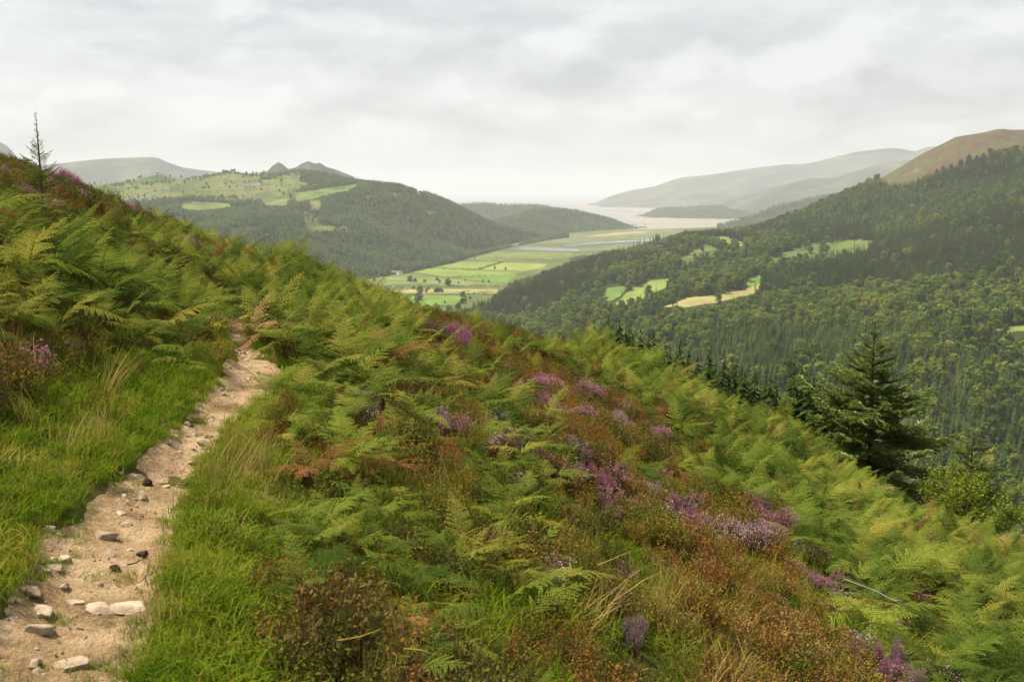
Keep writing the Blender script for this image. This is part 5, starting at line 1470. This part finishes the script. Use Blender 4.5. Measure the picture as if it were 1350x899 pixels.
# --- spruces
def branch_mb(seed, twigs=34, droop=0.10, tipfrac=0.3):
    r_ = np.random.default_rng(seed)
    mb = MB()
    n = 12; t = np.linspace(0, 1, n)
    pos = np.stack([t, 0.05 * np.sin(t * 3 + seed) * t, -droop * np.sin(t * PI * 0.9) + 0.07 * t ** 3], 1)
    mb.tube(pos, np.linspace(0.013, 0.003, n), 5, 0, False)
    def brush(p, e, L, w_, m):
        e = unit(e); a = unit(np.cross(e, [0.1, 0.2, 1.0])); b = np.cross(e, a)
        for k_ in range(3):
            s = a * math.cos(k_ * 1.05) + b * math.sin(k_ * 1.05)
            q = p + e * L
            mb.kites(p[None], (p + e * L * 0.55 + s * w_)[None], q[None], (p + e * L * 0.55 - s * w_)[None], m)
        k2 = max(5, int(L / 0.016))
        tt = r_.random((k2, 1)); o = unit(e * 0.7 + r_.normal(size=(k2, 3)) * 0.6)
        pp = p + e * L * tt; nl = 0.030; sw = unit(np.cross(o, r_.normal(size=(k2, 3)))) * 0.005
        mb.kites(pp, pp + o * nl * 0.5 + sw, pp + o * nl, pp + o * nl * 0.5 - sw, m)
    for i in range(twigs):
        u_ = 0.12 + 0.86 * (i + r_.random() * 0.5) / twigs
        k_ = u_ * (n - 1); k0 = int(k_); p = pos[k0] + (pos[min(k0 + 1, n - 1)] - pos[k0]) * (k_ - k0)
        sd = 1 if i % 2 else -1
        L = (0.34 * (1 - u_) ** 0.8 + 0.07) * r_.uniform(0.7, 1.15) * min(1, 0.4 + u_ * 3)
        e = np.array([0.62, sd * 0.75, r_.normal(-0.08, 0.12)])
        m = 2 if (u_ > 1 - tipfrac and r_.random() < 0.75) else 1
        brush(p, e, L, 0.016, m)
        if L > 0.15:
            for q in (0.45, 0.75):
                for s2 in (-1, 1):
                    brush(p + unit(e) * L * q, np.array([0.8, sd * 0.75 + s2 * 0.7, r_.normal(-0.06, 0.1)]), L * 0.4 * (1.2 - q), 0.014, m if r_.random() < 0.6 else 1)
    for q in np.linspace(0.1, 0.95, 12):
        k0 = int(q * (n - 1)); brush(pos[k0], pos[k0 + 1] - pos[k0] if k0 < n - 1 else np.array([1, 0, 0.1]), 0.11, 0.014, 2 if q > 0.75 else 1)
    return mb
BRM = [branch_mb(800 + i, 34, 0.06 + 0.03 * (i % 3)).mesh('branch', [M['bark'], M['needle'], M['needle_tip']]) for i in range(6)]
BRS = [branch_mb(820 + i, 12, 0.0, 0.5).mesh('branch', [M['twig'], M['needle'], M['needle_tip']]) for i in range(3)]
def spruce(name, label, cat, loc, h, prof, whorls, per, meshes, seed, el0=0.5, el1=-0.12, zlow=0.05, trunk_r=0.011, group=None):
    r_ = random.Random(seed)
    o = thing(name, label, cat, loc, (0, 0, 0), group)
    mb = MB(); mb.tube([(0, 0, -0.3), (0.01 * h, 0, h * 0.4), (0, 0.005 * h, h * 0.75), (0, 0, h)], [h * trunk_r * 1.4, h * trunk_r, h * trunk_r * 0.55, h * 0.0018], 8)
    link('trunk', mb.mesh('trunk', meshes[0].materials[0]), o)
    for w_ in range(whorls):
        f = zlow + (0.97 - zlow) * (w_ / (whorls - 1)) ** 0.95
        n_ = per if f < 0.85 else max(3, per - 2)
        a0 = r_.uniform(0, 6.28)
        for j in range(n_):
            L = np.interp(f, [q[0] for q in prof], [q[1] for q in prof]) * r_.uniform(0.5, 1.2)
            a = a0 + 6.283 * j / n_ + r_.gauss(0, 0.2)
            el = el1 + (el0 - el1) * f ** 1.6 + r_.gauss(0, 0.13)
            z_ = h * f + r_.gauss(0, 0.02) * h
            link('branch', meshes[r_.randrange(len(meshes))], o, (0, 0, min(z_, h * 0.985)), (r_.gauss(0, 0.2), -el, a), (L, L * r_.uniform(.85, 1.1) if L > .5 else L, max(L, 0.6) if L > .5 else L))
    return o
def plant_from(px_, pytop, Y_, extra=0.0):
    t_ = U(px_, pytop, Y_)
    g_ = float(zground(np.array(t_[0]), np.array(Y_)))
    return (t_[0], Y_, g_ - extra), t_[2] - g_
loc, h = plant_from(1154, 424, 22.5)
print('spruce height', h)
spruce('spruce_tree', 'large dark bushy spruce standing alone on the right slope', 'tree', loc, h, [(0.0, 1.2), (0.25, 1.75), (0.45, 1.8), (0.58, 1.25), (0.7, 0.75), (0.82, 0.45), (0.93, 0.25), (1.0, 0.08)], 22, 7, BRM, 3, 0.7, -0.1)
loc, h = plant_from(1284, 566, 25.0)
spruce('spruce_tree', 'smaller dark spruce just behind the rowan bush', 'tree', loc, h, [(0.0, 1.5), (0.4, 1.35), (0.7, 0.85), (1.0, 0.2)], 18, 8, BRM, 5)
loc, h = plant_from(47, 149, 12.6)
print('sapling', h)
spruce('spruce_sapling', 'little spruce sapling with long bare leader on the left bank skyline', 'tree', loc, h, [(0, 0.3), (0.42, 0.34), (0.6, 0.27), (0.68, 0.17), (0.72, 0.055), (1.0, 0.055)], 15, 4, BRS, 6, 0.95, 0.25, 0.36, 0.011)
loc, h = plant_from(934, 520, 14.5)
print('stick sapling', h)
spruce('spruce_sapling', 'thin spruce seedling with bare stem amid the right bracken', 'tree', loc, h, [(0, 0.2), (0.3, 0.22), (0.5, 0.08), (0.6, 0.03), (1.0, 0.05)], 12, 4, BRS, 7, 1.1, 0.2, 0.08, 0.006)

# --- leafy bushes
def bush(name, label, cat, loc, h, wd, seed, leaves, ls, mats, stems=9):
    r_ = np.random.default_rng(seed)
    o = thing(name, label, cat, loc)
    st, lf = MB(), MB()
    P_ = []
    for i in range(stems):
        a, rr = r_.uniform(0, 6.28), math.sqrt(r_.random())
        top = np.array([wd * rr * math.cos(a), wd * rr * math.sin(a), h * (1 - 0.45 * rr ** 2) * r_.uniform(0.8, 1.05)])
        mid_ = top * np.array([0.45, 0.45, 0.5]) + r_.normal(0, 0.05, 3)
        st.tube([(0, 0, -0.1), mid_, top], [0.018, 0.011, 0.003], 5)
        for j in range(6):
            q = mid_ + (top - mid_) * r_.uniform(-0.5, 1.0)
            q = q if q[2] > 0.1 else mid_
            e = unit(np.array([r_.normal(), r_.normal(), r_.uniform(0, 0.8)])) * wd * r_.uniform(0.2, 0.5)
            st.tube([q, q + e * 0.5 + [0, 0, .02], q + e], [0.006, 0.004, 0.002], 4, 0, False)
            k_ = leaves // (stems * 6)
            t_ = r_.uniform(0.1, 1.1, (k_, 1))
            P_.append(q + e * t_ + r_.normal(0, 0.065, (k_, 3)))
    P_ = np.vstack(P_); n_ = len(P_)
    d1 = unit(r_.normal(size=(n_, 3)) + np.array([0, 0, -0.2])); nn_ = unit(r_.normal(size=(n_, 3)) * 0.7 + np.array([0, 0, 0.8])); d2 = unit(np.cross(nn_, d1))
    s_ = r_.uniform(*ls, (n_, 1))
    red = r_.random(n_) < 0.012
    for sel, m_ in ((~red, 0), (red, 1)):
        p_, a_, b_, c_ = P_[sel], d1[sel], d2[sel], s_[sel]
        lf.kites(p_, p_ + a_ * c_ + b_ * c_ * 0.55, p_ + a_ * c_ * 2, p_ + a_ * c_ - b_ * c_ * 0.55, m_)
    link('stem', st.mesh('stem', M['bark']), o)
    link('crown', lf.mesh('crown', mats), o)
    return o
loc, h = plant_from(1276, 598, 17.6)
print('rowan', h)
bush('rowan_bush', 'yellow green leafy rowan bush right of the large spruce', 'bush', loc, h, 0.9, 5, 7200, (0.022, 0.036), [M['rowan'], M['rowan_red']], 16)
loc, h = plant_from(1031, 498, 27.0)
bush('leafy_bush', 'light green bush on the skyline left of the large spruce', 'bush', loc, h, 0.6, 8, 6000, (0.02, 0.036), [M['rowan'], M['rowan']], 9)

# --- dark conifers standing just below the brow
NEAR_CON = [conifer_parts(16, 900 + i, 30, 15, 0.25 + 0.03 * (i % 3), 0.05, 2) for i in range(4)]
nc_me = [(a.mesh('trunk', M['bark']), b.mesh('crown', M['con_dark'])) for a, b in NEAR_CON]
TOPS = [(786, 436), (800, 432), (816, 433), (832, 437), (851, 443), (868, 454), (884, 458), (902, 464), (918, 472), (934, 474), (948, 484), (962, 489), (975, 492), (986, 497), (1000, 494), (1014, 504), (1046, 494), (1058, 498), (1070, 508), (1084, 512), (1096, 516), (1112, 522)]
TOPS = [(a + random.uniform(-7, 7), b + random.uniform(-2, 15)) for a, b in TOPS]
TOPS += [(a + 8 + 3 * (i % 3), b + 7 + 4 * (i % 2)) for i, (a, b) in enumerate(TOPS)]
ORD = ('first second third fourth fifth sixth seventh eighth ninth tenth eleventh twelfth thirteenth fourteenth fifteenth sixteenth seventeenth eighteenth nineteenth twentieth').split()
ORD += ['twenty ' + q for q in ORD[:9]] + ['thirtieth'] + ['thirty ' + q for q in ORD[:9]] + ['fortieth'] + ['forty ' + q for q in ORD[:9]]
TOPS.sort()
for i, (a, b) in enumerate(TOPS):
    want = 13.0 + 4 * ((i * 7) % 5) / 5
    Ys = np.arange(40, 150, 1.0)
    T_ = U(a, b - 9, Ys); hh_ = T_[:, 2] - zground(T_[:, 0], Ys)
    j = int(np.argmin(np.abs(hh_ - want)))
    loc = (T_[j, 0], Ys[j], T_[j, 2] - hh_[j])
    ms = nc_me[i % 4]
    tree_thing('conifer', ORD[i] + ' dark conifer from the left in the row peeping over the near brow', 'tree', 'dark conifers below the brow', ms, loc, (0, 0, i * 1.7), float(hh_[j] / 16))
# loose sprigs of heather among the heath
X, Y, r = jitter_grid(0.2, 3.0, 24, 708, 0.6)
fe, he, gr, kind, pale, px, py, d = zone_weights(X, Y)
hd2 = np.min((X[:, None] - h_xy[:, 0]) ** 2 + (Y[:, None] - h_xy[:, 1]) ** 2, 1)
drift = (np.exp(-hd2 / 0.7 ** 2) * 0.18 + np.where((kind == 1) | (kind == 2), 0.022, 0.006) + np.where(kind == 3, 0.03, 0)) * np.where(gr > 0.7, 0.1, 1)
on = (r.random(len(X)) < drift) & off_path(X, Y, 1.6) & (Y > 5.0)
X, Y = X[on], Y[on]; n = len(X)
ps_ = []
for s in ('bloom', 'bloom_dusk', 'bloom_pale'):
    for i in range(2):
        f_, b_ = heather_mb(780 + i, 0.15, 0.24, 60, 1.0, 8, 8)
        f_.merge(b_, None, 2)
        ps_.append(('heather_sprigs', f_.mesh('heather_sprigs', [M['heath_dark'], M['twig'], M[s]])))
u = r.random(n)
tx_, ty_ = normals_tilt(X, Y, 0.5)
scatter('heather_cover', ps_, np.stack([X, Y, zground(X, Y)], 1), np.stack([tx_ + r.normal(0, .15, n), ty_ + r.normal(0, .15, n), r.uniform(0, 6.28, n)], 1), r.uniform(0.6, 1.15, n), np.where(u < 0.22, 0, np.where(u < 0.6, 2, 4)) + r.integers(0, 2, n))
# ------------------------------------------------------------------ the air
hz = MB()
X0, X1, Y0, Y1, Z0, Z1 = -41000, 41000, -7000, 45000, -6.0, 660.0
hz.add([(X0, Y0, Z0), (X1, Y0, Z0), (X1, Y1, Z0), (X0, Y1, Z0), (X0, Y0, Z1), (X1, Y0, Z1), (X1, Y1, Z1), (X0, Y1, Z1)],
       [(3, 2, 1, 0), (4, 5, 6, 7), (0, 1, 5, 4), (1, 2, 6, 5), (2, 3, 7, 6), (3, 0, 4, 7)])
k = NM('haze_air')
pv = k.N('ShaderNodeVolumePrincipled')
pv.inputs['Color'].default_value = (0.735, 0.785, 0.845, 1)
pv.inputs['Density'].default_value = 6.2e-5
pv.inputs['Anisotropy'].default_value = 0.05
k.l.new(pv.outputs[0], k.out.inputs['Volume'])
tag(link('haze', hz.mesh('haze', k.m)), kind='stuff')
